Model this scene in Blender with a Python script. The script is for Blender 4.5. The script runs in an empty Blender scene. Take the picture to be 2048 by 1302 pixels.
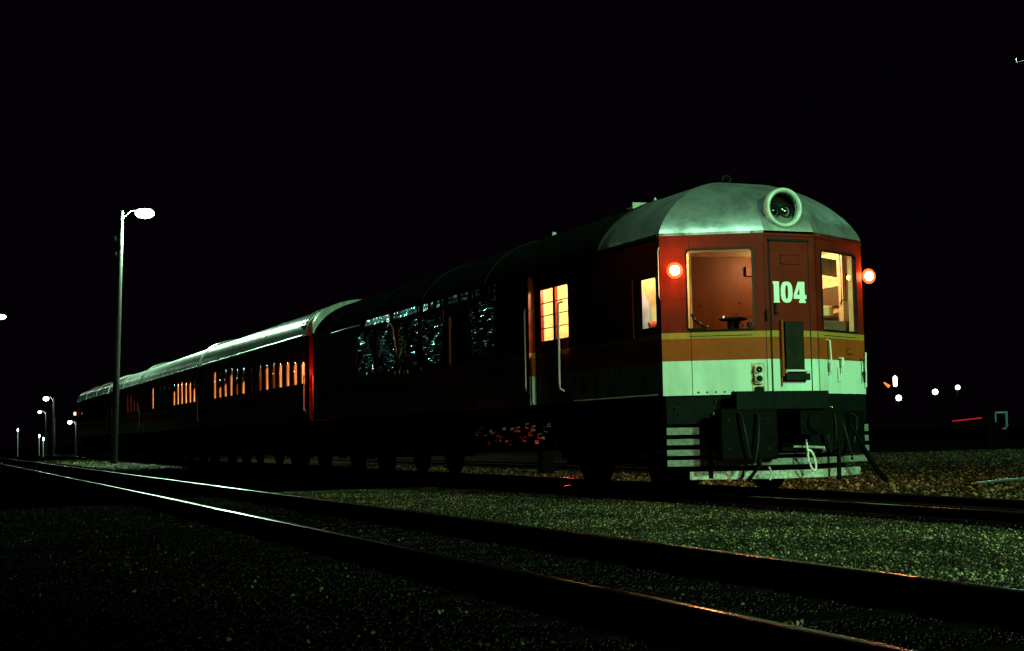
import bpy, bmesh, math, random
import numpy as np
from mathutils import Vector, Matrix
random.seed(7); rng = np.random.default_rng(11)
C = bpy.data.collections.new('yard'); bpy.context.scene.collection.children.link(C)
sc = bpy.context.scene
GZ = -0.12                       # ground level; train rail head is z = 0
W2 = 1.475; W = 2.95
# ------------------------------------------------------------------ materials
def mat(name, col, rough=.5, metal=0, noise=0, nscale=6, bump=0, bscale=40, emis=None, estr=0, spec=.5, stretch=None, col2=None, coat=0, dust=None):
    m = bpy.data.materials.new(name); m.use_nodes = True; nt = m.node_tree; b = nt.nodes['Principled BSDF']
    b.inputs['Base Color'].default_value = (*col, 1); b.inputs['Roughness'].default_value = rough
    b.inputs['Metallic'].default_value = metal; b.inputs['Specular IOR Level'].default_value = spec
    b.inputs['Coat Weight'].default_value = coat
    if emis: b.inputs['Emission Color'].default_value = (*emis, 1); b.inputs['Emission Strength'].default_value = estr
    tc = nt.nodes.new('ShaderNodeTexCoord'); mp = nt.nodes.new('ShaderNodeMapping'); nt.links.new(tc.outputs['Object'], mp.inputs[0])
    if stretch: mp.inputs['Scale'].default_value = stretch
    if noise:
        n = nt.nodes.new('ShaderNodeTexNoise'); n.inputs['Scale'].default_value = nscale; n.inputs['Detail'].default_value = 8; n.inputs['Roughness'].default_value = .65
        nt.links.new(mp.outputs[0], n.inputs[0])
        r = nt.nodes.new('ShaderNodeValToRGB'); nt.links.new(n.outputs[0], r.inputs[0])
        c2 = col2 or tuple(c*(1-noise) for c in col)
        r.color_ramp.elements[0].position = .36; r.color_ramp.elements[1].position = .6
        r.color_ramp.elements[0].color = (*c2, 1); r.color_ramp.elements[1].color = (*col, 1)
        nt.links.new(r.outputs[0], b.inputs['Base Color'])
        mr = nt.nodes.new('ShaderNodeMapRange'); nt.links.new(n.outputs[0], mr.inputs[0])
        mr.inputs['To Min'].default_value = min(1, rough*1.35); mr.inputs['To Max'].default_value = rough*.75
        nt.links.new(mr.outputs[0], b.inputs['Roughness'])
    if bump:
        n2 = nt.nodes.new('ShaderNodeTexNoise'); n2.inputs['Scale'].default_value = bscale; n2.inputs['Detail'].default_value = 5
        nt.links.new(mp.outputs[0], n2.inputs[0]); bp = nt.nodes.new('ShaderNodeBump'); bp.inputs['Strength'].default_value = bump
        bp.inputs['Distance'].default_value = .02; nt.links.new(n2.outputs[0], bp.inputs['Height']); nt.links.new(bp.outputs[0], b.inputs['Normal'])
    if dust is not None: dusty(m, dust, rough)
    return m
def dusty(m, fac, rough=.4):      # sooty or dusty surface: diffuse body with only a trace of gloss
    nt = m.node_tree; b = nt.nodes['Principled BSDF']; d = nt.nodes.new('ShaderNodeBsdfDiffuse'); g = nt.nodes.new('ShaderNodeBsdfGlossy'); g.inputs['Roughness'].default_value = rough
    mx = nt.nodes.new('ShaderNodeMixShader'); mx.inputs[0].default_value = fac; o = nt.nodes['Material Output']
    d.inputs[0].default_value = b.inputs['Base Color'].default_value
    for l in list(nt.links):
        if l.to_node == b and l.to_socket.name == 'Base Color': nt.links.new(l.from_socket, d.inputs[0])
        if l.to_node == b and l.to_socket.name == 'Normal': nt.links.new(l.from_socket, d.inputs['Normal']); nt.links.new(l.from_socket, g.inputs['Normal'])
    nt.links.new(d.outputs[0], mx.inputs[1]); nt.links.new(g.outputs[0], mx.inputs[2]); nt.links.new(mx.outputs[0], o.inputs[0]); nt.nodes.remove(b)
def glass(name, tint=(1, 1, 1), rough=.0):
    m = bpy.data.materials.new(name); m.use_nodes = True; nt = m.node_tree; nt.nodes.clear()
    o = nt.nodes.new('ShaderNodeOutputMaterial'); mx = nt.nodes.new('ShaderNodeMixShader'); lw = nt.nodes.new('ShaderNodeLayerWeight'); lw.inputs[0].default_value = .5; pw = nt.nodes.new('ShaderNodeMath'); pw.operation = 'POWER'; pw.inputs[1].default_value = 5
    f = nt.nodes.new('ShaderNodeMath'); f.operation = 'MULTIPLY_ADD'; f.inputs[1].default_value = .92; f.inputs[2].default_value = .08; nt.links.new(lw.outputs['Facing'], pw.inputs[0]); nt.links.new(pw.outputs[0], f.inputs[0])
    t = nt.nodes.new('ShaderNodeBsdfTransparent'); t.inputs[0].default_value = (*tint, 1); g = nt.nodes.new('ShaderNodeBsdfGlossy'); g.inputs['Roughness'].default_value = rough
    nt.links.new(f.outputs[0], mx.inputs[0]); nt.links.new(t.outputs[0], mx.inputs[1]); nt.links.new(g.outputs[0], mx.inputs[2]); nt.links.new(mx.outputs[0], o.inputs[0])
    return m
M = {}
M['white'] = mat('cream_white_paint', (.50, .74, .60), .42, dust=.02, noise=.24, nscale=3.5, bump=.06, bscale=25, stretch=(1, 1, .35))
M['orange'] = mat('orange_paint', (.26, .058, .008), .40, dust=.012, noise=.18, nscale=4, bump=.06, bscale=25)
M['yellow'] = mat('yellow_paint', (.32, .20, .03), .45, dust=.012, noise=.2, nscale=8)
M['red'] = mat('russet_red_paint', (.125, .0115, .0045), .35, dust=.012, noise=.28, nscale=3, bump=.07, bscale=18)
M['dred'] = M['red']
M['alu'] = mat('aluminium_roof_paint', (.56, .62, .59), .42, .85, noise=.4, nscale=3.2, bump=.25, bscale=7, col2=(.26, .31, .29))
M['roof'] = mat('silver_roof_paint', (.60, .63, .61), .27, .75, noise=.25, nscale=2.4, bump=.16, bscale=5, stretch=(.35, 1, 1))
M['oldroof'] = mat('dark_roof_paint', (.022, .026, .023), .8, 0, dust=.002, noise=.5, nscale=2)  # near-black matte paint of the leading railcar's roof
M['black'] = mat('black_underframe', (.003, .004, .003), .6, dust=.002, noise=.4, nscale=12, bump=.3)
M['beam'] = mat('sooty_buffer_beam', (.004, .008, .006), .5, dust=.004, noise=.4, nscale=9, bump=.2)
M['rubber'] = mat('black_rubber', (.006, .008, .007), .5, dust=.01)
M['pilot'] = mat('weathered_pilot_paint', (.20, .24, .19), .6, noise=.55, nscale=16, bump=.5, bscale=45, stretch=(1, 1, 2.5))
M['pilotlow'] = mat('chipped_pilot_rail', (.46, .50, .42), .5, .1, noise=.7, nscale=22, bump=.5, bscale=45)
M['chrome'] = mat('polished_steel', (.75, .78, .75), .18, 1)
M['rail_steel'] = mat('worn_rail_head', (.26, .24, .21), .2, 1, noise=.85, nscale=4, stretch=(.15, 4, 1))
M['rail_side'] = mat('rusty_rail_web', (.022, .012, .008), .6, dust=.01, noise=.4, nscale=20, bump=.3)
M['handrail'] = mat('white_handrail', (.72, .76, .66), .28, noise=.1)
M['cream'] = mat('cream_cab_lining', (.66, .52, .30), .55, noise=.25, nscale=5, col2=(.50, .34, .16))
M['wood'] = mat('brown_bulkhead', (.105, .027, .006), .5, dust=.01, noise=.22, nscale=4, stretch=(1, 1, .4))
M['darkwood'] = mat('dark_cab_panel', (.09, .045, .018), .5, noise=.4, nscale=9, stretch=(1, 1, .2))
M['ring'] = mat('headlight_ring_paint', (.52, .62, .52), .4, .1, noise=.25, nscale=9, bump=.1)
M['lampbody'] = mat('lamp_inner_black', (.01, .012, .011), .35)
M['fallplate'] = mat('fall_plate_rubber', (.012, .015, .008), .5, dust=.006, noise=.4, nscale=8, bump=.1)
M['wpaint'] = mat('number_white', (.66, .80, .66), .45, noise=.08, nscale=30)
M['ceramic'] = mat('insulator_glaze', (.7, .75, .65), .2)
M['pole'] = mat('weathered_timber_pole', (.04, .038, .028), .75, noise=.5, nscale=6, bump=.5, bscale=20, stretch=(5, 5, .4))
M['galv'] = mat('galvanised_steel', (.35, .37, .36), .45, .6, noise=.3)
M['sleeper'] = mat('tarred_sleeper', (.006, .005, .004), .95, dust=0, noise=.5, nscale=8, bump=.5, stretch=(6, 1, 1))
M['glass'] = glass('window_glass', (.93, .96, .9)); M['dglass'] = glass('dark_window_glass', (.85, .85, .8), .015)
M['cable'] = mat('old_yellow_hose', (.5, .45, .2), .35)
M['slat'] = mat('glossy_louvre_paint', (.5, .58, .55), .10, .95)
def emit(name, col, s):
    m = bpy.data.materials.new(name); m.use_nodes = True; b = m.node_tree.nodes['Principled BSDF']
    b.inputs['Base Color'].default_value = (0, 0, 0, 1); b.inputs['Emission Color'].default_value = (*col, 1); b.inputs['Emission Strength'].default_value = s
    return m
M['e_lamp'] = emit('mercury_lamp', (.80, 1, .72), 22)
M['e_far'] = emit('distant_lamp', (.85, 1, .9), 8)
M['e_warm'] = emit('distant_warm_lamp', (1, .72, .5), 5)
M['e_marker'] = emit('marker_lens', (1, .22, .07), 340)
M['e_row'] = emit('teal_mercury_lamp', (.45, 1, .74), 230)
M['e_amber'] = emit('amber_glare_ring', (1, .055, .01), 5)
M['e_red'] = emit('red_lens', (1, .03, .02), 9)
M['e_bulb'] = emit('cab_bulb', (1, .7, .36), 8)
def lit_blind(name, col, s):
    m = bpy.data.materials.new(name); m.use_nodes = True; nt = m.node_tree; b = nt.nodes['Principled BSDF']
    tc = nt.nodes.new('ShaderNodeTexCoord'); mp = nt.nodes.new('ShaderNodeMapping'); mp.inputs['Scale'].default_value = (9, 1, 1.6)
    n = nt.nodes.new('ShaderNodeTexNoise'); n.inputs['Scale'].default_value = 1.6; n.inputs['Detail'].default_value = 4
    r = nt.nodes.new('ShaderNodeValToRGB'); r.color_ramp.elements[0].position = .38; r.color_ramp.elements[1].position = .66
    r.color_ramp.elements[0].color = (col[0]*.5, col[1]*.33, col[2]*.25, 1); r.color_ramp.elements[1].color = (*col, 1)
    nt.links.new(tc.outputs['Object'], mp.inputs[0]); nt.links.new(mp.outputs[0], n.inputs[0]); nt.links.new(n.outputs[0], r.inputs[0])
    nt.links.new(r.outputs[0], b.inputs['Emission Color']); b.inputs['Emission Strength'].default_value = s
    b.inputs['Base Color'].default_value = (.3, .1, .05, 1)
    return m
M['blind'] = lit_blind('lit_curtain_cloth', (1, .34, .075), 2.2)
M['blind_bright'] = lit_blind('bright_curtain_cloth', (1, .44, .13), 3.2)
M['blind_dim'] = lit_blind('dim_curtain_cloth', (1, .24, .05), .35)

# ------------------------------------------------------------------ mesh helpers
class MB:
    def __init__(s): s.v = []; s.f = []; s.mi = []; s.sm = []
    def add(s, vs, fs, mi=0, sm=False):
        o = len(s.v); s.v += [tuple(v) for v in vs]
        for f in fs: s.f.append([o+i for i in f]); s.mi.append(mi); s.sm.append(sm)
    def box(s, a, b, mi=0, bev=0):
        (x0, y0, z0), (x1, y1, z1) = a, b
        x0, x1 = min(x0, x1), max(x0, x1); y0, y1 = min(y0, y1), max(y0, y1); z0, z1 = min(z0, z1), max(z0, z1)
        s.add([(x, y, z) for x in (x0, x1) for y in (y0, y1) for z in (z0, z1)], [(0, 1, 3, 2), (4, 6, 7, 5), (0, 4, 5, 1), (2, 3, 7, 6), (0, 2, 6, 4), (1, 5, 7, 3)], mi)
        return s
    def obox(s, o, u, n, w, d, h, mi=0):          # oriented box: origin corner o, width w along u, depth d along n, height h
        o = Vector(o); u = Vector(u).normalized(); n = Vector(n).normalized(); z = Vector((0, 0, 1))
        P = [o+u*(w*i)+n*(d*j)+z*(h*k) for i in (0, 1) for j in (0, 1) for k in (0, 1)]
        s.add(P, [(0, 1, 3, 2), (4, 6, 7, 5), (0, 4, 5, 1), (2, 3, 7, 6), (0, 2, 6, 4), (1, 5, 7, 3)], mi); return s
    def tube(s, pts, r, n=8, mi=0, cap=True):
        pts = [Vector(p) for p in pts]; rs = r if isinstance(r, (list, tuple)) else [r]*len(pts); rings = []
        for i, p in enumerate(pts):
            t = (pts[min(i+1, len(pts)-1)]-pts[max(i-1, 0)]).normalized()
            a = t.cross(Vector((0, 0, 1)) if abs(t.z) < .9 else Vector((1, 0, 0))).normalized(); b = t.cross(a)
            rings.append([p+(a*math.cos(2*math.pi*k/n)+b*math.sin(2*math.pi*k/n))*rs[i] for k in range(n)])
        vs = [v for q in rings for v in q]; fs = []
        for i in range(len(pts)-1):
            for k in range(n): fs.append((i*n+k, i*n+(k+1) % n, (i+1)*n+(k+1) % n, (i+1)*n+k))
        s.add(vs, fs, mi, True)
        if cap: s.add(rings[0], [tuple(range(n))[::-1]], mi); s.add(rings[-1], [tuple(range(n))], mi)
        return s
    def lathe(s, o, ax, prof, n=24, mi=0, sm=True):  # prof: (along axis, radius)
        o = Vector(o); ax = Vector(ax).normalized(); a = ax.cross(Vector((0, 0, 1)) if abs(ax.z) < .9 else Vector((1, 0, 0))).normalized(); b = ax.cross(a)
        vs = [o+ax*h+(a*math.cos(2*math.pi*k/n)+b*math.sin(2*math.pi*k/n))*max(r, 1e-4) for h, r in prof for k in range(n)]
        fs = [(i*n+k, i*n+(k+1) % n, (i+1)*n+(k+1) % n, (i+1)*n+k) for i in range(len(prof)-1) for k in range(n)]
        s.add(vs, fs, mi, sm); return s
    def panel(s, o, u, n, xs, zs, holes, th, mfun):
        """wall with real openings: xs, zs grid limits, holes (x0,x1,z0,z1), mfun(z)->material slot. n = outward normal, thickness inward"""
        o = Vector(o); u = Vector(u).normalized(); n = Vector(n).normalized()
        X = sorted(set([round(x, 4) for x in xs]+[round(v, 4) for h in holes for v in h[:2]])); Z = sorted(set([round(x, 4) for x in zs]+[round(v, 4) for h in holes for v in h[2:]]))
        def solid(i, j):
            if i < 0 or j < 0 or i >= len(X)-1 or j >= len(Z)-1: return False
            cx = (X[i]+X[i+1])/2; cz = (Z[j]+Z[j+1])/2
            return not any(h[0] < cx < h[1] and h[2] < cz < h[3] for h in holes)
        def p(x, z, d): return o+u*x+n*(-d)+Vector((0, 0, z))
        for i in range(len(X)-1):
            for j in range(len(Z)-1):
                if not solid(i, j): continue
                x0, x1, z0, z1 = X[i], X[i+1], Z[j], Z[j+1]; mi = mfun((z0+z1)/2)
                s.add([p(x0, z0, 0), p(x1, z0, 0), p(x1, z1, 0), p(x0, z1, 0)], [(0, 1, 2, 3)], mi)
                s.add([p(x0, z0, th), p(x1, z0, th), p(x1, z1, th), p(x0, z1, th)], [(3, 2, 1, 0)], mi)
                for (di, dj, A, B) in ((-1, 0, (x0, z0), (x0, z1)), (1, 0, (x1, z0), (x1, z1)), (0, -1, (x0, z0), (x1, z0)), (0, 1, (x0, z1), (x1, z1))):
                    if not solid(i+di, j+dj): s.add([p(*A, 0), p(*B, 0), p(*B, th), p(*A, th)], [(0, 1, 2, 3)], mi)
        return s
    def build(s, name, mats, parent=None, bevel=0):
        me = bpy.data.meshes.new(name); me.from_pydata(s.v, [], s.f)
        mats = mats if isinstance(mats, (list, tuple)) else [mats]
        for m in mats: me.materials.append(m)
        me.polygons.foreach_set('material_index', s.mi); me.polygons.foreach_set('use_smooth', s.sm)
        bm = bmesh.new(); bm.from_mesh(me)
        if bevel: bmesh.ops.remove_doubles(bm, verts=bm.verts, dist=1e-5)
        bmesh.ops.recalc_face_normals(bm, faces=bm.faces); bm.to_mesh(me); bm.free()
        o = bpy.data.objects.new(name, me); C.objects.link(o)
        if bevel:
            b = o.modifiers.new('Bevel', 'BEVEL'); b.width = bevel; b.segments = 2; b.limit_method = 'ANGLE'; b.angle_limit = math.radians(50)
        if parent: put(o, parent)
        return o
def build_each(mb, name, mats, parent, sizes=None):
    # every connected piece of the builder becomes a part with the same name
    n = len(mb.v); lab = list(range(n))
    def find(a):
        while lab[a] != a: lab[a] = lab[lab[a]]; a = lab[a]
        return a
    key = {}
    for i, v in enumerate(mb.v):
        k = tuple(round(c, 5) for c in v)
        if k in key: lab[find(i)] = find(key[k])
        else: key[k] = i
    for f in mb.f:
        for a in f[1:]: lab[find(a)] = find(f[0])
    out = {}
    for f, mi, sm in zip(mb.f, mb.mi, mb.sm):
        g = out.setdefault(find(f[0]), (MB(), {})); m2, mp = g
        for a in f:
            if a not in mp: mp[a] = len(m2.v); m2.v.append(mb.v[a])
        m2.f.append([mp[a] for a in f]); m2.mi.append(mi); m2.sm.append(sm)
    return [g[0].build(name, mats, parent) for g in out.values()]
def put(o, parent):
    o.parent = parent; o.matrix_parent_inverse = Matrix.Translation(-world_loc(parent))
def world_loc(o):
    l = Vector(o.location)
    while o.parent: l = l + Vector(o.matrix_parent_inverse.translation) + Vector(o.parent.location); o = o.parent
    return l
def thing(name, label, cat, loc, group=None):
    o = bpy.data.objects.new(name, None); C.objects.link(o); o.location = loc; o.empty_display_size = .2; o['label'] = label; o['category'] = cat
    if group: o['group'] = group
    return o
def tag(o, label, cat, group=None, kind=None):
    if label: o['label'] = label
    if cat: o['category'] = cat
    if group: o['group'] = group
    if kind: o['kind'] = kind
    return o
def struct(o, label=None): o['kind'] = 'structure'; return tag(o, label, None)
def light(name, loc, col, power, r=.05, parent=None, spot=None, aim=None, blend=.5):
    l = bpy.data.lights.new(name, 'SPOT' if spot else 'POINT'); l.energy = power; l.color = col; l.shadow_soft_size = r
    if spot: l.spot_size = math.radians(spot); l.spot_blend = blend
    o = bpy.data.objects.new(name, l); C.objects.link(o); o.location = loc
    if spot: o.rotation_euler = (Vector(aim)-Vector(loc)).to_track_quat('-Z', 'Y').to_euler()
    if parent: put(o, parent)
    return o

# ------------------------------------------------------------------ setting: ground, tracks
def ground_mat(name, base, dark, scale, bump, thr=(.35, .6), rough=.75):
    m = bpy.data.materials.new(name); m.use_nodes = True; nt = m.node_tree; b = nt.nodes['Principled BSDF']; b.inputs['Roughness'].default_value = rough; b.inputs['Specular IOR Level'].default_value = .1
    tc = nt.nodes.new('ShaderNodeTexCoord')
    v = nt.nodes.new('ShaderNodeTexVoronoi'); v.inputs['Scale'].default_value = scale; nt.links.new(tc.outputs['Object'], v.inputs[0])
    n = nt.nodes.new('ShaderNodeTexNoise'); n.inputs['Scale'].default_value = .7; n.inputs['Detail'].default_value = 8; nt.links.new(tc.outputs['Object'], n.inputs[0])
    r = nt.nodes.new('ShaderNodeValToRGB'); r.color_ramp.elements[0].position = thr[0]; r.color_ramp.elements[1].position = thr[1]
    r.color_ramp.elements[0].color = (*dark, 1); r.color_ramp.elements[1].color = (*base, 1); nt.links.new(n.outputs[0], r.inputs[0])
    h = nt.nodes.new('ShaderNodeMixRGB'); h.blend_type = 'MULTIPLY'; h.inputs[0].default_value = .75; nt.links.new(r.outputs[0], h.inputs[1]); nt.links.new(v.outputs['Color'], h.inputs[2])
    nt.links.new(h.outputs[0], b.inputs['Base Color'])
    bp = nt.nodes.new('ShaderNodeBump'); bp.inputs['Strength'].default_value = bump; bp.inputs['Distance'].default_value = .03; bp.invert = True
    nt.links.new(v.outputs['Distance'], bp.inputs['Height']); nt.links.new(bp.outputs[0], b.inputs['Normal']); dusty(m, 0)
    return m
def sheet(name, x0, x1, y0, y1, z, m, nx=1, ny=1):
    mb = MB(); vs = [(x0+(x1-x0)*i/nx, y0+(y1-y0)*j/ny, z) for i in range(nx+1) for j in range(ny+1)]
    mb.add(vs, [(i*(ny+1)+j, (i+1)*(ny+1)+j, (i+1)*(ny+1)+j+1, i*(ny+1)+j+1) for i in range(nx) for j in range(ny)]); o = mb.build(name, m); return o
g_yard = ground_mat('oily_yard_dirt', (.0022, .0018, .0014), (.001, .0008, .0006), 22, .6, rough=.95)
g_walk = ground_mat('pale_crushed_stone', (.025, .019, .010), (.012, .009, .006), 28, .8)
struct(sheet('ground', -700, 300, -500, 500, GZ-.012, g_yard))
struct(sheet('cess_path', -9.5, 60, -3.62, .25, GZ-.004, g_walk))
struct(sheet('far_path', -120, 60, 2.75, 60, GZ-.004, ground_mat('cinder_path', (.035, .024, .014), (.012, .009, .006), 24, .8)))
struct(sheet('lamp_path', -75, -33, -2.5, -.2, GZ-.004, g_walk))

def rail_mesh(pts, top, name, parent):
    """flat-bottom rail swept along pts (x, y)"""
    prof = [(-.065, GZ-.01), (-.065, GZ+.012), (-.012, GZ+.03), (-.012, top-.04), (-.036, top-.03), (-.036, top-.011), (-.032, top-.005), (-.02, top-.0015), (0, top), (.02, top-.0015), (.032, top-.005), (.036, top-.011), (.036, top-.03), (.012, top-.04), (.012, GZ+.03), (.065, GZ+.012), (.065, GZ-.01)]
    mb = MB(); n = len(prof); vs = []
    for i, (x, y) in enumerate(pts):
        a = Vector(pts[min(i+1, len(pts)-1)])-Vector(pts[max(i-1, 0)]); a.normalize(); nx, ny = -a.y, a.x
        vs += [(x+nx*p, y+ny*p, z) for p, z in prof]
    for i in range(len(pts)-1):
        for k in range(n-1):
            mb.add([vs[i*n+k], vs[i*n+k+1], vs[(i+1)*n+k+1], vs[(i+1)*n+k]], [(0, 1, 2, 3)], 1 if k in (6, 7, 8, 9) else 0)
    mb.add(vs[:n], [tuple(range(n))]); mb.add(vs[-n:], [tuple(range(n))[::-1]])
    return mb.build(name, [M['rail_side'], M['rail_steel']], parent)
def track(label, centre, top, sl_x, loc, gauge=1.435):
    t = thing('railway_track', label, 'railway track', loc)
    for sgn in (-1, 1):
        pts = []
        for i, (x, y) in enumerate(centre):
            a = Vector(centre[min(i+1, len(centre)-1)])-Vector(centre[max(i-1, 0)]); a.normalize()
            pts.append((x-a.y*sgn*(gauge/2+.035), y+a.x*sgn*(gauge/2+.035)))
        rail_mesh(pts, top, 'rail', t)
    first = None
    for x in sl_x:
        y = centre[0][1]
        j = (random.random()-.5)*.06
        if first is None:
            first = MB().box((-.11, -1.22, -.14), (.11, 1.22, .006)).build('sleeper', M['sleeper'], None, .01); s = first
        else: s = first.copy(); C.objects.link(s)
        s.location = (x+j, y+j, GZ+random.random()*.006); s.rotation_euler = (0, 0, j*.3); s.parent = t; s.matrix_parent_inverse = Matrix.Translation(-Vector(loc))
    return t
def line(x0, x1, y, step=4):
    n = int((x1-x0)/step); return [(x0+(x1-x0)*i/n, y) for i in range(n+1)]
NY = -5.3776+.7175
track('nearest track, its rail heads gleaming green at left and orange at right', line(-170, 30, NY), .05, np.arange(-3, 12.5, .62), (0, NY, 0))
track('track the train stands on, its rails black beside the gravel', line(-170, 40, W2), 0, np.arange(.9, 9, .62), (0, W2, 0))
def curve_pts():
    out = []
    for i in range(40):
        t = i/39; x = -72+t*75; out.append((x, NY-.9-9*max(0, (x+66)/69)**2.0))
    return out
track('curving track that diverges towards the left edge beside the nearest track', curve_pts(), .02, [], (-40, -8, 0))
track('siding behind the train seen as a gleam under the underframe', line(-110, -12.5, 7.0), .02, [], (-40, 7, 0))

# ------------------------------------------------------------------ camera
f_, psi, pitch, roll, cz, cx, cy = 2945.4, .3814, .0745, -.0203, .7713, 16.0228, -8.3975
F = Vector((-math.cos(psi), math.sin(psi), 0)); R = Vector((math.sin(psi), math.cos(psi), 0)); U = Vector((0, 0, 1))
F2 = F*math.cos(pitch)+U*math.sin(pitch); U2 = -F*math.sin(pitch)+U*math.cos(pitch)
R3 = R*math.cos(roll)+U2*math.sin(roll); U3 = -R*math.sin(roll)+U2*math.cos(roll)
cd = bpy.data.cameras.new('camera'); cam = bpy.data.objects.new('camera', cd); C.objects.link(cam); sc.camera = cam
cd.sensor_width = 36; cd.lens = f_/2048*36; cd.clip_end = 3000; cd.clip_start = .05
m3 = Matrix((R3, U3, -F2)).transposed(); cam.matrix_world = Matrix.Translation((cx, cy, cz)) @ m3.to_4x4()
def px(P):      # only used to thin out stones that could never be seen
    d = P-np.array([cx, cy, cz]); z = d@np.array(F2); return 1024+f_*(d@np.array(R3))/z, 651-f_*(d@np.array(U3))/z, z

# ------------------------------------------------------------------ loose stones (uncountable)
def stones(name, label, x0, x1, y0, y1, n, smin, smax, m, skip=(), z=GZ):
    P = np.stack([rng.uniform(x0, x1, n), rng.uniform(y0, y1, n), np.full(n, z)], 1)
    u, v, d = px(P); k = (d > .8) & (u > -260) & (u < 2300) & (v < 1500)
    for a, b in skip: k &= ~((P[:, 1] > a) & (P[:, 1] < b))
    P = P[k]; n = len(P); fall = None
    base = np.array([(1, 0, 0), (-1, 0, 0), (0, 1, 0), (0, -1, 0), (0, 0, 1), (0, 0, -1)], float)
    faces = np.array([(0, 2, 4), (2, 1, 4), (1, 3, 4), (3, 0, 4), (2, 0, 5), (1, 2, 5), (3, 1, 5), (0, 3, 5)])
    s = smin+(smax-smin)*rng.random(n)**2.6
    V = base[None]*(1+rng.uniform(-.35, .35, (n, 6, 1))) + rng.uniform(-.3, .3, (n, 6, 3))
    V *= (s[:, None, None]*np.stack([rng.uniform(.7, 1.3, n), rng.uniform(.7, 1.3, n), rng.uniform(.45, .95, n)], 1)[:, None])
    th = rng.uniform(0, 6.28, n); c, sn = np.cos(th), np.sin(th)
    X = V[..., 0]*c[:, None]-V[..., 1]*sn[:, None]; Y = V[..., 0]*sn[:, None]+V[..., 1]*c[:, None]
    V = np.stack([X, Y, V[..., 2]], 2)+P[:, None]; V[..., 2] += (s*.25)[:, None]
    V = V.reshape(-1, 3); Fc = (faces[None]+(np.arange(n)*6)[:, None, None]).reshape(-1, 3)
    me = bpy.data.meshes.new(name); me.vertices.add(len(V)); me.vertices.foreach_set('co', V.ravel())
    me.loops.add(Fc.size); me.loops.foreach_set('vertex_index', Fc.ravel().astype(np.int32))
    me.polygons.add(len(Fc)); me.polygons.foreach_set('loop_start', np.arange(0, Fc.size, 3).astype(np.int32))
    a = me.attributes.new('tone', 'FLOAT', 'POINT'); a.data.foreach_set('value', np.repeat(rng.random(n), 6).astype(np.float32))
    me.update(); me.validate(); me.materials.append(m); o = bpy.data.objects.new(name, me); C.objects.link(o); o['kind'] = 'stuff'; o['label'] = label; o['category'] = 'gravel'
    return o
def stone_mat(name, lo, hi, rough=.55, spec=.3, stain=False, knee=.72, kv=.32, sv=.12):
    m = bpy.data.materials.new(name); m.use_nodes = True; nt = m.node_tree; b = nt.nodes['Principled BSDF']; b.inputs['Roughness'].default_value = rough
    a = nt.nodes.new('ShaderNodeAttribute'); a.attribute_name = 'tone'; r = nt.nodes.new('ShaderNodeValToRGB'); r.color_ramp.elements[0].color = (*lo, 1)
    r.color_ramp.elements[1].color = (*hi, 1); e = r.color_ramp.elements.new(knee); e.color = tuple(l+(h-l)*kv for l, h in zip((*lo, 1), (*hi, 1)))
    nt.links.new(a.outputs['Fac'], r.inputs[0]); b.inputs['Specular IOR Level'].default_value = spec
    if stain:     # oil-soaked patches with their own outline
        tc = nt.nodes.new('ShaderNodeTexCoord'); n = nt.nodes.new('ShaderNodeTexNoise'); n.inputs['Scale'].default_value = .55; n.inputs['Detail'].default_value = 4; nt.links.new(tc.outputs['Object'], n.inputs[0])
        q = nt.nodes.new('ShaderNodeValToRGB'); q.color_ramp.elements[0].position = .46; q.color_ramp.elements[1].position = .60; q.color_ramp.elements[0].color = (sv, sv, sv, 1); nt.links.new(n.outputs[0], q.inputs[0])
        x = nt.nodes.new('ShaderNodeMixRGB'); x.blend_type = 'MULTIPLY'; x.inputs[0].default_value = 1; nt.links.new(r.outputs[0], x.inputs[1]); nt.links.new(q.outputs[0], x.inputs[2]); nt.links.new(x.outputs[0], b.inputs['Base Color'])
    else: nt.links.new(r.outputs[0], b.inputs['Base Color'])
    dusty(m, .012, .3)
    return m
S1 = stone_mat('walkway_stone', (.005, .004, .002), (.38, .37, .19), stain=True, sv=.45, knee=.80, kv=.10); S2 = stone_mat('oiled_ballast_stone', (.0008, .0007, .0005), (.10, .09, .042), .5, .06, True, .95, .018)
stones('walkway_gravel', 'pale crushed gravel between the nearest track and the train', -9, 12.5, -3.6, .3, 330000, .005, .017, S1)
stones('near_ballast', 'dark oily stones in the foreground before the nearest rail', -6, 12.5, -12, -5.55, 130000, .005, .019, S2)
stones('track_ballast', 'dark ballast lying between the nearest rails', -8, 12.5, -5.3, -4.05, 50000, .006, .02, S2)
stones('train_ballast', 'dark ballast between the rails in front of the train', -9, 10, .3, 2.75, 14000, .01, .035, S2, skip=[(.66, .84), (2.12, 2.3)])
stones('far_gravel', 'brown cinders and gravel on the right beyond the train', -28, 8, 2.75, 32, 90000, .01, .045, stone_mat('cinder_stone', (.006, .005, .003), (.28, .20, .09), knee=.7, kv=.2))
stones('lamp_gravel', 'gravel lit by the street lamp beside the far carriages', -68, -34, -2.6, -.1, 16000, .03, .08, S1)

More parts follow.
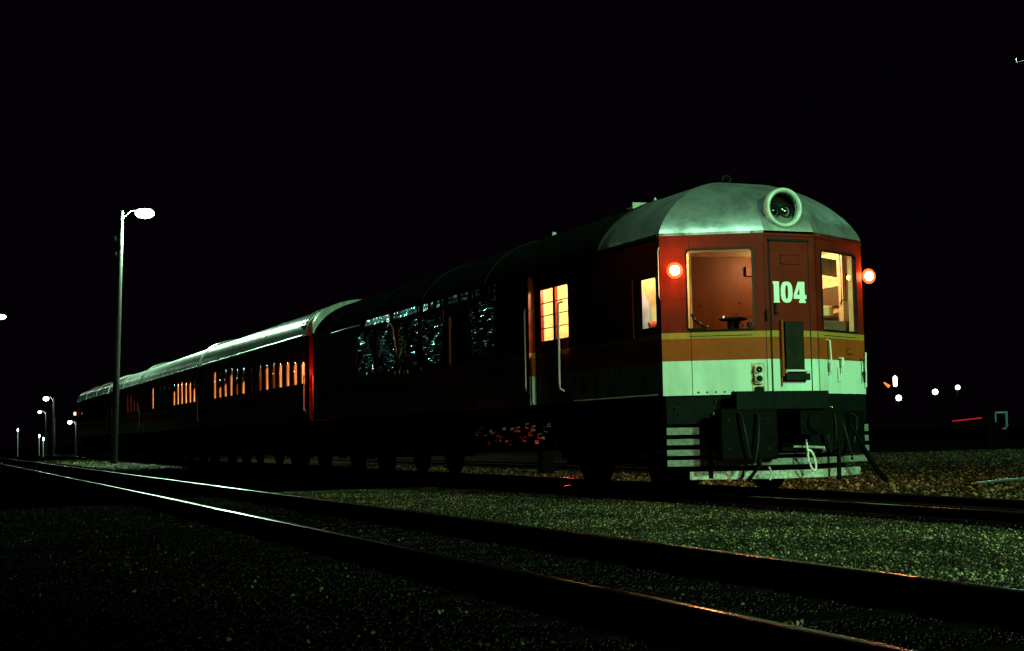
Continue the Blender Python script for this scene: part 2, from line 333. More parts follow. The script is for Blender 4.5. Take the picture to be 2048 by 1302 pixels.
# ------------------------------------------------------------------ the leading railcar
HE, HY, HYb, HW, HB = 3.21, 1.98, 1.905, 1.634, 1.213
s_, c_ = .6, .355
BANDS = [M['white'], M['orange'], M['yellow'], M['red'], M['dred'], mat('shaded_side_white', (.20, .26, .19), .5, noise=.55, nscale=5, stretch=(1, 1, .3), dust=.012)]  # last one: white paint darkened on the sides, standing in for their shade
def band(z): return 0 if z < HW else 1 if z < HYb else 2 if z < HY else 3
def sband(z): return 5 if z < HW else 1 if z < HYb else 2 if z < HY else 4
ZB = [HB, HW, HYb, HY, HE]
L1 = -17.35
fu = Vector((s_, W2-c_, 0)); FLn = fu.length; fu.normalize(); fn = Vector((fu.y, -fu.x, 0))           # left facet
ru = Vector((-s_, W2-c_, 0)); ru.normalize(); rn = Vector((ru.y, -ru.x, 0))                           # right facet
car = thing('railcar', 'leading railcar with number 104, red cab front, white lower band and round headlight', 'railcar', (0, W2, 0))
b = MB()
LWIN = (.32, 1.125, 2.0, 3.0); RWIN = (.165, 1.10, 2.0, 3.0)
b.panel((0, 0, 0), fu, fn, [0, FLn], ZB, [LWIN], .05, band)
b.panel((s_, W2-c_, 0), (0, 1, 0), (1, 0, 0), [0, 2*c_], ZB, [], .05, band)
b.panel((s_, W2+c_, 0), ru, rn, [0, FLn], ZB, [RWIN], .05, band)
side_holes = [(-.60, -.09, 2.06, 2.70), (-4.06, -2.77, HB, 3.1), (-7.66, -6.95, 2.0, 2.81)]
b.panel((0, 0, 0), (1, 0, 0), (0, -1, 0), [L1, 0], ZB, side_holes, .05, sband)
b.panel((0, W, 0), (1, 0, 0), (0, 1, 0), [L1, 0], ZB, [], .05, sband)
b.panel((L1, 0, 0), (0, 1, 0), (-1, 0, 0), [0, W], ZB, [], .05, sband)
b.box((L1+.06, .06, HB+.02), (-.06, W-.06, HB+.08), 4)          # floor
body = b.build('body', BANDS, car)
# trims
t = MB(); t.obox((-.02, 0, 3.145), fu, fn, FLn+.02, .014, .02, 0); t.obox((s_, W2-c_, 3.145), (0, 1, 0), (1, 0, 0), 2*c_, .014, .02); t.obox((s_, W2+c_, 3.145), ru, rn, FLn, .014, .02)
t.build('cantrail_bead', M['red'], car)
t = MB()
for o, u, n, x in (((0, 0, 0), fu, fn, .355), ((0, 0, 0), fu, fn, 1.262)):
    o = Vector(o)+Vector(u)*x; t.obox((o.x, o.y, HB+.001), u, n, .006, .004, HE-HB-.08)
o = Vector((s_, W2+c_, 0))+ru*.03; t.obox((o.x, o.y, HB+.001), ru, rn, .008, .005, HE-HB-.08)
t.build('panel_seam', M['rubber'], car)
# rivets along the sill
t = MB()
for i in range(42): t.lathe((-2.62+i*.06, -.001, HB+.018), (0, -1, 0), [(0, .011), (.006, .009), (.009, 0)], 6)
for i in range(38): t.lathe((-9.4+i*.13, -.001, HB+.018), (0, -1, 0), [(0, .007), (.004, .006), (.006, 0)], 6)
build_each(t, 'rivet', M['handrail'], car)
t = MB()
for i in range(5): p = fu*(.43+i*.105)+fn*.001; MB().lathe((p.x, p.y, HB+.035), fn, [(0, .012), (.01, .01), (.014, 0)], 8).build('sill_bolt', M['beam'], car)
# dome + roof
def roof_z(t): return HE+.80*math.sin(t*math.pi/2)**.92
def dome():
    mb = MB(); N = 18; rows = []
    edges = [((0, 0), (1, 0), W2), ((0, 0), (fu.x, fu.y), 1.30), ((s_, W2), (0, 1), 1.45), ((s_, W2+c_), (ru.x, ru.y), 1.30), ((0, W), (-1, 0), W2)]
    def inter(e1, e2, t):
        def off(e): (p, d, r) = e; nx, ny = -d[1], d[0]; k = t_in(t)*r; return (p[0]+nx*k, p[1]+ny*k), d
        (p, d), (q, e) = off(e1), off(e2); cr = d[0]*e[1]-d[1]*e[0]; w = ((q[0]-p[0])*e[1]-(q[1]-p[1])*e[0])/cr; return (p[0]+d[0]*w, p[1]+d[1]*w)
    def t_in(t): return t
    XR = -1.8
    for i in range(N+1):
        t = 1-math.cos(i/N*math.pi/2); t = min(t, .995); z = HE+.80*(1-(1-t)**2.15)**.74
        c = [inter(edges[k], edges[k+1], t) for k in range(4)]
        if c[1][1] > c[2][1]: my = (c[1][1]+c[2][1])/2; c[1] = (c[1][0], my-.002); c[2] = (c[2][0], my+.002)
        ly, ry = W2*t, W-W2*t; row = []
        def seg(a, bb, n, first=True): return [(a[0]+(bb[0]-a[0])*j/n, a[1]+(bb[1]-a[1])*j/n, z) for j in range(0 if first else 1, n+1)]
        row = seg((XR, ly), c[0], 8)+seg(c[0], c[1], 6, False)+seg(c[1], c[2], 3, False)+seg(c[2], c[3], 6, False)+seg(c[3], (XR, ry), 8, False)
        rows.append(row)
    n = len(rows[0]); vs = [v for r in rows for v in r]
    mb.add(vs, [(i*n+j, i*n+j+1, (i+1)*n+j+1, (i+1)*n+j) for i in range(N) for j in range(n-1)], 0, True)
    # eave lip
    rim = rows[0]; mb.add([(x, y, z) for x, y, z in rim]+[(x, y, z-.03) for x, y, z in rim], [(j, j+1, n+j+1, n+j) for j in range(n-1)], 0)
    return mb
d = dome(); do = d.build('dome_roof', M['alu'], car)
bm = bmesh.new(); bm.from_mesh(do.data)
for e in bm.edges:      # keep the facet creases crisp
    if len(e.link_faces) == 2 and e.calc_face_angle(0) > math.radians(16): e.smooth = False
bm.to_mesh(do.data); bm.free()
do.location.z += .001
def arch(mb, x0, x1, w0, w1, he, rise, n=24, mi=0, ov=.0, ends=True, segs=1, pw=.8):
    def pt(i, x, k=1): a = math.pi*i/n; yy = -math.cos(a); ys = math.copysign(abs(yy)**.9, yy); return (x, (w0+w1)/2+ys*((w1-w0)/2+ov), he+rise*max(0, math.sin(a))**pw)
    for sgm in range(segs):
        xa = x0+(x1-x0)*sgm/segs; xb = x0+(x1-x0)*(sgm+1)/segs
        vs = [pt(i, xa) for i in range(n+1)]+[pt(i, xb) for i in range(n+1)]
        mb.add(vs, [(i, i+1, n+2+i, n+1+i) for i in range(n)], mi, True)
    if ends:
        for x in (x0, x1):
            vs = [pt(i, x) for i in range(n+1)]; mb.add(vs, [tuple(range(n+1))], mi)
    return mb
t = MB(); arch(t, L1, -1.79, 0, W, HE+.0, .79, mi=0, ov=.004, pw=1.4)
t.build('roof', M['oldroof'], car)
t = MB()
for x in (-1.80, -6.1, -9.3, -12.5, -15.6): arch(t, x, x+.05, 0, W, HE+.004, .80, ov=.012, pw=1.4)
t.box((L1, -.02, HE-.04), (-.02, -.0, HE)); t.build('roof_rib', M['oldroof'], car)
# headlight
hc = Vector((.575, 1.43, 3.50)); hx = Vector((1, -.05, .02)).normalized()
hl = MB().lathe(hc-hx*.75, hx, [(0, .18), (.35, .21), (.70, .232), (.745, .236), (.745, .20)], 40).build('headlight', M['alu'], car)
MB().lathe(hc, hx, [(-.05, .248), (.025, .248), (.045, .235), (.045, .215), (.02, .195), (-.04, .19)], 48).build('ring', M['ring'], hl)
MB().lathe(hc-hx*.12, hx, [(-.02, .0), (-.02, .19), (.12, .192)], 40).build('reflector_bowl', M['lampbody'], hl)
hy_ = hx.cross(Vector((0, 0, 1))).normalized()
t = MB()
for dy in (-1, 1):
    cc = hc-hx*.10-hy_*dy*.084+Vector((0, 0, -.025))
    MB().lathe(cc, hx, [(0, .088), (.03, .088), (.036, .080), (.03, .075)], 28).build('bezel', M['fallplate'], hl)
    MB().lathe(cc+hx*.012, hx, [(0, .076), (.014, .06), (.024, .035), (.028, .0)], 28).build('lens', mat('lens_glass', (.35, .38, .36), .05, 1), hl)
MB().lathe(hc-hx*.005, hx, [(0, .194), (.004, .12), (.006, .0)], 40).build('cover_glass', M['glass'], hl)
# front door
dr = MB().box((s_+.002, 1.175, HB+.02), (s_+.02, 1.735, 3.09), 3)
dr = MB()
for z0, z1, k in ((HB+.02, HW, 0), (HW, HYb, 1), (HYb, HY, 2), (HY, 3.075, 3)):
    dr.box((s_+.0, 1.185, z0), (s_+.016, 1.725, z1), k)
door = dr.build('front_door', BANDS, car)
t = MB(); t.box((s_+.001, 1.165, 3.082), (s_+.03, 1.745, 3.112)); t.box((s_+.001, 1.168, HB+.02), (s_+.005, 1.182, 3.08)); t.box((s_+.001, 1.728, HB+.02), (s_+.007, 1.748, 3.08)); t.build('door_gap', M['rubber'], door)
t = MB(); t.tube([(s_+.05, 1.235, 2.30), (s_+.055, 1.235, 2.2)], .009); t.box((s_+.016, 1.22, 2.185), (s_+.06, 1.275, 2.205)); t.lathe((s_+.016, 1.235, 2.305), (1, 0, 0), [(0, .018), (.03, .016), (.036, 0)], 10); t.build('door_handle', M['fallplate'], door)
t = MB(); t.box((s_+.0, 1.10, 2.16), (s_+.02, 1.13, 2.2)); t.tube([(s_+.03, 1.115, 2.24), (s_+.035, 1.115, 2.10)], .011); t.build('door_lock', M['fallplate'], door)
t = MB()   # builder's plate: raised rim and faint bars
y0, y1, z0, z1 = 1.33, 1.60, 2.80, 2.915
t.box((s_+.016, y0, z0), (s_+.022, y1, z1)); t.box((s_+.022, y0, z0), (s_+.032, y1, z0+.012)); t.box((s_+.022, y0, z1-.012), (s_+.032, y1, z1)); t.box((s_+.022, y0, z0), (s_+.032, y0+.012, z1)); t.box((s_+.022, y1-.012, z0), (s_+.032, y1, z1))
for i in range(3): t.box((s_+.022, y0+.06+i*.055, z0+.03), (s_+.029, y0+.085+i*.055, z1-.03))
t.build('number_plate', M['red'], door, .003)
# number 104, heavy slab digits
t = MB()
def poly(mb, pts, x0=s_+.0165, x1=s_+.021, oy=0, oz=0, k=1):
    P = [(y*k+oy, z*k+oz) for y, z in pts]; n = len(P); vs = [(x0, y, z) for y, z in P]+[(x1, y, z) for y, z in P]
    mb.add(vs, [tuple(range(n, 2*n))]+[(i, (i+1) % n, n+(i+1) % n, n+i) for i in range(n)])
def glyph(kind):
    if kind == '1': return [[(.006, 0), (.092, 0), (.092, .012), (.088, .018), (.088, .26), (0, .26), (0, .232), (.012, .226), (.012, .018), (.006, .012)]]
    if kind == '0':
        out = []
        N = 24
        for i in range(N):
            q = []
            for (rx, rz, a) in ((.084, .130, i), (.084, .130, i+1), (.020, .085, i+1), (.020, .085, i)):
                an = 2*math.pi*a/N; cxx = math.copysign(abs(math.cos(an))**.7, math.cos(an)); szz = math.copysign(abs(math.sin(an))**.8, math.sin(an)); q.append((.084+rx*cxx, .130+rz*szz))
            out.append(q)
        return out
    return [[(0, .055), (.075, .055), (.075, .105), (.05, .105), (.075, .165), (.075, .26), (.095, .26)][:0] or [(.065, .26), (0, .10), (0, .05), (.083, .05), (.083, .10), (.048, .10), (.083, .185), (.083, .26)],
            [(.083, .26), (.083, .05), (.083, .028), (.073, .024), (.073, 0), (.17, 0), (.17, .024), (.158, .028), (.158, .26)], [(.158, .05), (.182, .05), (.182, .10), (.158, .10)]]
for ch, oy in (('1', 1.215), ('0', 1.325), ('4', 1.508)):
    for g in glyph(ch): poly(t, g, oy=oy, oz=2.322)
t.build('number', M['wpaint'], door)
# fall plate over the door foot
t = MB(); t.box((s_+.025, 1.345, 1.42), (s_+.07, 1.605, 2.09)); fp = t.build('fall_plate', M['fallplate'], car, .012)
t = MB(); t.box((s_+.018, 1.285, 1.42), (s_+.075, 1.31, 2.10)); t.box((s_+.018, 1.285, 1.30), (s_+.04, 1.30, 1.42)); t.build('side_bar', M['orange'], fp)
t = MB(); t.box((s_+.04, 1.32, 1.475), (s_+.115, 1.66, 1.50)); t.box((s_+.018, 1.315, 1.46), (s_+.1, 1.335, 1.50)); t.build('ledge', M['white'], fp, .004)
t = MB(); t.box((s_+.018, 1.31, 1.37), (s_+.12, 1.645, 1.455)); t.build('tread', M['fallplate'], fp, .006)
# double socket lamp on the left facet
o = fu*1.075+fn*.001
t = MB(); t.obox((o.x, o.y, 1.25), fu, fn, .155, .006, .34); js = t.build('jumper_socket', mat('rubbed_cream', (.48, .52, .3), .5, noise=.4, nscale=20), car)
o = fu*1.105+fn*.008; t = MB(); t.obox((o.x, o.y, 1.33), fu, fn, .10, .05, .235); t.build('socket_box', M['white'], js, .015)
o = fu*1.12+fn*.008; t = MB(); t.obox((o.x, o.y, 1.1), fu, fn, .095, .035, .20); t.build('socket_foot', M['beam'], js)
for z in (1.505, 1.395):
    p = fu*1.16+fn*.058; lz = MB().lathe((p.x, p.y, z), fn, [(0, .050), (.02, .050), (.022, .040), (.012, .038)], 24).build('socket_rim', M['ring'], js)
    MB().lathe((p.x, p.y, z), fn, [(.005, .038), (.022, .028), (.028, 0)], 20).build('socket_lens', mat('socket_glass', (.01, .015, .012), .06, coat=1), js)
# handrails etc on the right facet
def fpt(x, d, z): p = Vector((s_, W2+c_, 0))+ru*x+rn*d; return (p.x, p.y, z)
t = MB(); t.tube([fpt(.245, 0, 1.88), fpt(.245, .05, 1.87), fpt(.245, .06, 1.62), fpt(.25, .06, 1.55)], .010); t.tube([fpt(.25, .06, 1.60), fpt(.25, .05, 1.50)], [.03, .022]); t.tube([fpt(.25, .05, 1.5), fpt(.255, .045, 1.44)], [.02, .006]); t.build('coupling_hook', M['handrail'], car)
t = MB(); t.tube([fpt(.56, .0, 1.66), fpt(.56, .05, 1.655), fpt(.56, .055, 1.57)], [.012, .02, .022]); t.tube([fpt(.56, .05, 1.58), fpt(.555, .05, 1.47)], [.02, .006]); t.tube([fpt(.50, .02, 1.55), fpt(.50, .03, 1.37), fpt(.53, .03, 1.36)], .007); t.build('coupling_hook', M['handrail'], car)
t = MB(); t.tube([fpt(1.13, .01, 1.66), fpt(1.14, .05, 1.64), fpt(1.14, .05, 1.36)], .010); t.tube([fpt(1.18, .03, 1.5), fpt(1.2, .03, 1.36)], [.02, .005]); t.build('coupling_hook', M['beam'], car)
t = MB(); t.obox(fpt(.72, 0, 1.66), ru, rn, .22, .012, .012); t.obox(fpt(.76, 0, 1.72), ru, rn, .16, .03, .05); t.obox(fpt(.76, 0, 1.79), ru, rn, .12, .02, .012); t.build('step_bracket', M['orange'], car)
t = MB(); t.tube([fpt(1.235, .02, 1.30), fpt(1.24, .03, 1.75)], .012); t.build('corner_handrail', M['handrail'], car)
t = MB(); t.tube([(-.01, 0, 2.40), (0, -.02, 2.44), (0, -.02, 3.0), (-.01, 0, 3.04)], .004); t.build('corner_handrail', M['handrail'], car)
# cab windows
def window(u0, u1, z0, z1, org, u, n, name='cab_window', fr=.022, gl='glass', glass_in=.03):
    org = Vector(org); P = lambda x, d, z: org+Vector(u)*x+Vector(n)*d+Vector((0, 0, z))
    mb = MB(); r = .055; N = 5
    def loop(off):
        pts = []
        for (cx_, cz_, a0) in ((u1-r, z1-r, 0), (u0+r, z1-r, 90), (u0+r, z0+r, 180), (u1-r, z0+r, 270)):
            for k in range(N+1): a = math.radians(a0+90*k/N); pts.append((cx_+(r+off)*math.cos(a), cz_+(r+off)*math.sin(a)))
        return pts
    A = loop(fr*.55); B = loop(-fr*.45); n_ = len(A)
    vs = [P(x, .008, z) for x, z in A]+[P(x, .014, z) for x, z in B]+[P(x, -.03, z) for x, z in B]+[P(x, .0005, z) for x, z in A]
    mb.add(vs, [(i, (i+1) % n_, n_+(i+1) % n_, n_+i) for i in range(n_)]+[(n_+i, n_+(i+1) % n_, 2*n_+(i+1) % n_, 2*n_+i) for i in range(n_)]+[(i, (i+1) % n_, 3*n_+(i+1) % n_, 3*n_+i) for i in range(n_)])
    # corner fillers so the square hole reads rounded
    for (cx_, cz_, i0) in ((u1, z1, 0), (u0, z1, N+1), (u0, z0, 2*N+2), (u1, z0, 3*N+3)):
        vs = [P(cx_, .004, cz_)]+[P(x, .004, z) for x, z in loop(0)[i0:i0+N+1]]; mb.add(vs, [(0, k, k+1) for k in range(1, N+1)])
    w = mb.build(name, M['rubber'], car)
    g = MB(); g.add([P(u0, -glass_in, z0), P(u1, -glass_in, z0), P(u1, -glass_in, z1), P(u0, -glass_in, z1)], [(0, 1, 2, 3)]); g.build('glass_pane', M[gl], w)
    return w
window(LWIN[0], LWIN[1], 2.0, 3.0, (0, 0, 0), fu, fn); window(RWIN[0], RWIN[1], 2.0, 3.0, (s_, W2+c_, 0), ru, rn)
window(-.60, -.09, 2.06, 2.70, (0, 0, 0), (1, 0, 0), (0, -1, 0), 'side_window', .02)
t = MB(); t.box((-.735, -.03, 1.96), (-.72, .0, 2.72)); t.build('window_runner', M['dred'], car)
t = MB()   # drip mouldings below windows
t.obox(fu*.34+fn*.0005+Vector((0, 0, 1.93)), fu, fn, .75, .006, .007); o = Vector((s_, W2+c_, 0))+ru*.2; t.obox((o.x, o.y, 1.93), ru, rn, .85, .006, .007); build_each(t, 'sill_moulding', M['rubber'], car)
# wipers on right window
t = MB()
for x in (.63, .69, .75): t.tube([fpt(x, .02, 3.02), fpt(x, .035, 2.72 if x > .64 else 2.70), fpt(x+.005, .03, 2.40)], .0055, 6)
t.tube([fpt(.63, .03, 2.40), fpt(.76, .03, 2.40)], .006, 6); t.tube([fpt(.64, .03, 2.40), fpt(.61, .03, 2.34)], .012, 6); t.build('wiper', M['rubber'], car)
# marker lamps
def marker(p, n, nm='marker_lamp'):
    p = Vector(p); n = Vector(n).normalized()
    m = MB().lathe(p-n*.13, n, [(.03, .02), (.11, .022), (.125, .05), (.128, .05)], 24).build(nm, M['red'], car)
    MB().lathe(p+n*.02, n, [(-.006, .05), (-.004, .092), (.004, .098), (.010, .090), (.012, .05)], 32).build('glare_ring', M['e_amber'], m)  # glowing ring added as the glare around the marker lens
    MB().lathe(p, n, [(-.004, .02), (.0, .045), (.02, .060), (.045, .055), (.062, .03), (.068, 0)], 24).build('lens', M['e_marker'], m)
    return m
pl = Vector((.19, .105, 2.735)); marker(pl, (fn.x, fn.y, 0)); light('marker_light', pl+fn*.13, (1, .22, .05), 12, .03, car)
pr_ = Vector((-.02, 3.06, 2.75)); marker(pr_, (1, -.1, 0)); light('marker_light', pr_+Vector((.13, -.02, 0)), (1, .20, .04), 6, .03, car)
# cab interior
ci = MB()
ci.box((-1.55, .06, HB+.1), (-1.5, W-.06, HE-.02), 0)                                        # rear bulkhead
cp = [(-1.5, .055), (-.02, .055), (.53, W2-c_), (.53, W2+c_), (-.02, W-.055), (-1.5, W-.055)]
ci.add([(x, y, 3.12) for x, y in cp]+[(x, y, 3.14) for x, y in cp], [tuple(range(6)), tuple(range(6, 12))]+[(i, (i+1) % 6, 6+(i+1) % 6, 6+i) for i in range(6)])                                           # ceiling
ci.box((-1.5, W-.075, HB+.1), (-.03, W-.055, 3.12)); ci.build('cab_lining', M['cream'], car)
t = MB(); t.box((-1.30, .93, HB+.1), (-1.26, 2.20, 3.11)); cbh = t.build('cab_bulkhead', M['wood'], car)
t = MB(); t.box((-1.258, 1.95, 2.86), (-1.22, 2.16, 2.99)); t.build('notice_frame', M['wood'], cbh, .004)
t = MB()
for y, z in ((1.68, 2.24), (1.86, 2.24), (1.80, 2.34), (1.9, 2.20), (1.25, 2.45), (1.86, 2.5)): t.lathe((-1.259, y, z), (1, 0, 0), [(0, .012), (.01, .012), (.012, 0)], 8)
t.box((-1.259, 1.97, 2.18), (-1.235, 2.03, 2.24)); build_each(t, 'switch', M['rubber'], cbh)
t = MB(); t.box((-1.26, .93, HB+.1), (-.95, .96, 3.11)); t.box((-1.26, 2.17, HB+.1), (-1.0, 2.2, 3.11)); build_each(t, 'cab_partition', M['cream'], car)
t = MB()   # inner window reveals, cream
for (o, u, n, w) in (((0, 0, 0), fu, fn, LWIN), ((s_, W2+c_, 0), ru, rn, RWIN)):
    for x in (w[0]-.03, w[1]-.002+.0): 
        q = Vector(o)+Vector(u)*(x if x < w[0] else x+.002)-Vector(n)*.115; t.obox((q.x, q.y, 1.97), u, n, .03, .063, 1.06)
    q = Vector(o)+Vector(u)*w[0]-Vector(n)*.115; t.obox((q.x, q.y, 1.955), u, n, w[1]-w[0], .063, .03)
t.build('window_reveal', M['cream'], car)
# right cab wall: posts, sash, blind
t = MB(); t.box((-.30, W-.16, 1.3), (-.20, W-.055, 3.1)); t.box((-1.02, W-.11, 1.3), (-.93, W-.055, 3.1)); t.box((-.92, W-.12, 2.655), (-.3, W-.08, 2.69)); t.build('window_post', M['cream'], car)
t = MB(); q = Vector((s_, W2+c_, 0))+ru*.24-rn*.16; t.obox((q.x, q.y, 2.72), ru, rn, .62, .02, .22); t.build('sun_visor', M['darkwood'], car)
t = MB(); t.box((-.9, W-.32, 2.26), (-.45, W-.14, 2.40)); t.build('locker', M['cream'], car, .02)
t = MB(); t.box((-.92, W-.11, 2.40), (-.32, W-.08, 2.65)); t.box((-.92, W-.11, 1.9), (-.32, W-.08, 2.25)); t.build('shelf_and_dark_opening_board', M['darkwood'], car)  # lower dark board stands in for the unlit window opening
t = MB(); t.box((-.4, W-.6, 1.3), (-.1, W-.12, 2.17)); t.build('control_desk', M['darkwood'], car, .02)
t = MB(); t.tube([(-.3, 2.25, 2.0), (-.3, 2.25, 2.35)], .022); t.build('red_handle', mat('red_lever', (.6, .03, .02), .4), car)
t = MB(); t.tube([fpt(.18, -.14, 2.12), fpt(.45, -.14, 2.02)], .03); t.build('sloping_shelf', M['cream'], car)
# brake wheel + controller
wc = Vector((-.02, 1.02, 2.17))
t = MB(); t.lathe(wc, (0, 0, 1), [(-.018, .0), (-.018, .165), (0, .182), (.014, .165), (.006, .12), (.006, 0)], 36); bw = t.build('hand_wheel', M['rubber'], car)
t = MB(); t.box((wc.x-.06, wc.y-.055, 1.3), (wc.x+.06, wc.y+.055, 2.14)); t.build('pedestal', M['rubber'], bw, .01)
t = MB(); t.lathe(wc+Vector((.05, -.165, -.005)), (0, 0, 1), [(0, .016), (.03, .018), (.045, .0)], 10); t.build('spinner_knob', M['chrome'], bw)
t = MB(); t.box((-.25, .38, 1.3), (-.02, .66, 2.05)); cb = t.build('controller', M['rubber'], car, .03)
t = MB(); t.tube([(-.02, .62, 2.06), (0.02, .50, 2.11), (.04, .42, 2.16), (.04, .40, 2.22)], [.018, .014, .012, .02]); t.build('controller_handle', M['rubber'], cb)
t = MB(); 
for p in ((.05, .44, 2.16), (.04, .52, 2.11), (.02, .64, 2.07)): t.lathe(p, (1, -.6, .4), [(0, .013), (.012, .01), (.016, 0)], 10)
t.build('handle_knob', M['chrome'], cb)
# cab dome lights
for p, e in (((-1.15, .42, 3.06), 50), ((-.62, 2.30, 3.06), 75)):
    q = MB().lathe((p[0], p[1], 3.12), (0, 0, -1), [(0, .08), (.03, .07), (.05, .04), (.055, 0)], 16).build('ceiling_lamp', M['e_bulb'], car)
    light('cab_light', (p[0], p[1], 3.02), (1, .66, .33), e, .05, car)
# driver's coat and bag seen in the side window (hung on bulkhead)
t = MB(); t.tube([(-1.44, .50, 2.60), (-1.42, .50, 2.48), (-1.42, .49, 2.3), (-1.42, .50, 2.1)], [.03, .08, .10, .11], 10); t.build('hanging_coat', mat('lilac_cloth', (.42, .36, .55), .8, noise=.3), car)
t = MB(); t.tube([(-1.30, .50, 2.18), (-1.30, .60, 2.2)], .045); t.build('red_flag', mat('red_cloth', (.6, .05, .02), .8), car)

# vestibule door (recessed), with eight panes
vx0, vx1 = -4.06, -2.77
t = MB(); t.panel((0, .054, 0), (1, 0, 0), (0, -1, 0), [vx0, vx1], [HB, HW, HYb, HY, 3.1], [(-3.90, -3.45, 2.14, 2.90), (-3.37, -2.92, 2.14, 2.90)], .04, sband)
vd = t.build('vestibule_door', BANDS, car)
t = MB()
for x0, x1 in ((-3.90, -3.45), (-3.37, -2.92)):
    for z in (2.325, 2.51, 2.695): t.box((x0, .060, z-.006), (x1, .072, z+.006))
t.build('glazing_bars', M['rubber'], vd)
for x0, x1 in ((-3.90, -3.45), (-3.37, -2.92)):
    g = MB(); g.add([(x0, .078, 2.14), (x1, .078, 2.14), (x1, .078, 2.90), (x0, .078, 2.90)], [(0, 1, 2, 3)]); g.build('glass_pane', M['glass'], vd)
t = MB()
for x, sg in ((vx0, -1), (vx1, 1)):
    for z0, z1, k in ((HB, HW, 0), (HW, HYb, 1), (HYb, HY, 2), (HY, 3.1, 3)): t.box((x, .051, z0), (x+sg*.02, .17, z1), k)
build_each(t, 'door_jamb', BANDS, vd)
t = MB(); t.box((-4.4, .9, HB+.1), (-2.2, .94, 3.1)); t.box((-4.45, .2, HB+.1), (-4.41, .95, 3.1)); t.box((-2.2, .06, HB+.1), (-2.16, .95, 3.1)); t.box((-4.4, .18, 3.1), (-2.2, .94, 3.12)); t.build('vestibule_lining', M['cream'], car)
t = MB(); t.tube([(-3.3, .86, 1.4), (-3.3, .86, 2.75)], .02); t.tube([(-3.68, .86, 2.72), (-3.5, .86, 2.70)], .012); t.build('grab_pole', M['cream'], car)
t = MB()
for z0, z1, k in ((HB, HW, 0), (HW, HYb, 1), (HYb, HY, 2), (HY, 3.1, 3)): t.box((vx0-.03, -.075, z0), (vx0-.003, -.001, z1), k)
t.build('added_door_edge', BANDS, vd)  # raised edge added so the jamb colours catch the lamp ahead
light('vestibule_light', (-3.1, .52, 3.02), (1, .70, .34), 330, .06, car); MB().lathe((-3.1, .52, 3.1), (0, 0, -1), [(0, .07), (.04, .05), (.05, 0)], 14).build('ceiling_lamp', M['e_bulb'], car)
# door handrails
def hrail(x, z0, z1, r=.016): MB().tube([(x, -.0, z0), (x, -.065, z0+.03), (x, -.07, z0+.1), (x, -.07, z1-.1), (x, -.065, z1-.03), (x, 0, z1)], r, 10).build('handrail', M['handrail'], car)
hrail(-4.22, 1.38, 2.66); hrail(-2.98, 1.38, 2.65)
t = MB(); t.tube([(-4.0, .09, 1.98), (-3.9, .07, 1.93), (-3.92, .09, 1.86)], .018); t.build('door_latch', M['dred'], vd)
# half window recess further back
t = MB(); t.box((-7.685, .051, 1.98), (-7.662, .17, 2.83), 0); t.box((-7.66, .16, 1.98), (-6.93, .18, 2.83), 1); t.box((-7.70, -.06, 2.0), (-7.664, -.001, 2.81), 2); t.build('window_recess', [M['red'], M['black'], M['orange']], car)  # outer orange bar added to read as the lit reveal
# louvres of the engine room, and a slat strip added to catch lamp glints
rr = random.Random(4)
def louvre(x0, x1, z0, z1):
    fr = MB()
    for (a, bb) in (((x0-.03, -.025, z0-.03), (x0, 0, z1+.03)), ((x1, -.025, z0-.03), (x1+.03, 0, z1+.03)), ((x0, -.025, z1), (x1, 0, z1+.03)), ((x0, -.025, z0-.03), (x1, 0, z0))): fr.box(a, bb)
    f = fr.build('louvre_frame', M['dred'], car); sl = MB(); z = z0+.02
    while z < z1-.03:
        x = x0
        while x < x1-.01:
            w = min(.08+.16*rr.random(), x1-x); tw = (rr.random()-.5)*.5; k = (rr.random()-.5)*.016; k2 = (rr.random()-.5)*.0026
            if math.sin(x*5.1+z*7)+math.sin(x*11.3-z*13)+rr.random()*2.2 < .55: x += w; continue
            sl.add([(x, -.014+k, z), (x+w, -.014-k, z), (x+w, -.014-k+k2, z+.024), (x, -.014+k+k2, z+.024)], [(0, 1, 2, 3)]); x += w
        z += .042
    sl.build('louvre_slats', M['slat'], f)
for x0, x1 in ((-13.6, -12.3), (-12.1, -10.9), (-10.7, -9.5), (-9.3, -8.1), (-6.75, -5.6)): louvre(x0, x1, 2.05, 2.95)
t = MB(); x = -12.9
while x < -5.6:
    w = .03+.05*rr.random()
    if rr.random() < .12+.06*max(0, x+10): x += w*(1+3*rr.random()); continue
    for z0, z1 in ((3.04, 3.10), (3.115, 3.175)):
        k = (rr.random()-.5)*.0018; k2 = (rr.random()-.5)*.0022
        t.add([(x, -.012+k, z0), (x+w, -.012-k, z0), (x+w, -.012-k+k2, z1), (x, -.012+k+k2, z1)], [(0, 1, 2, 3)])
    x += w+.02
build_each(t, 'glint_slat', mat('glint_strip_metal', (.5, .56, .54), .12, .95), car)
MB().lathe((-11.3, -.01, 3.08), (0, -1, 0), [(0, .10), (.02, .10), (.022, .085), (.0225, 0)], 20, sm=False).build('glint_disc', M['chrome'], car)  # mirror disc added to show a yard lamp as a round glint
t = MB(); t.tube([(-11.25, -.05, 2.93), (-11.0, -.07, 2.96), (-10.85, -.07, 2.85), (-10.7, -.07, 2.5), (-10.55, -.07, 2.2), (-10.4, -.07, 2.35), (-10.35, -.05, 2.6)], .014); t.build('hanging_hose', M['cable'], car)
t = MB(); t.tube([(-15.7, -.03, 3.02), (-15.5, -.05, 3.09), (-15, -.05, 3.1), (-13.4, -.05, 3.1), (-13.3, -.03, 3.1)], .014); t.build('eave_glint_tube', M['cable'], car)  # yellow tube stands in for a reflection along the eave
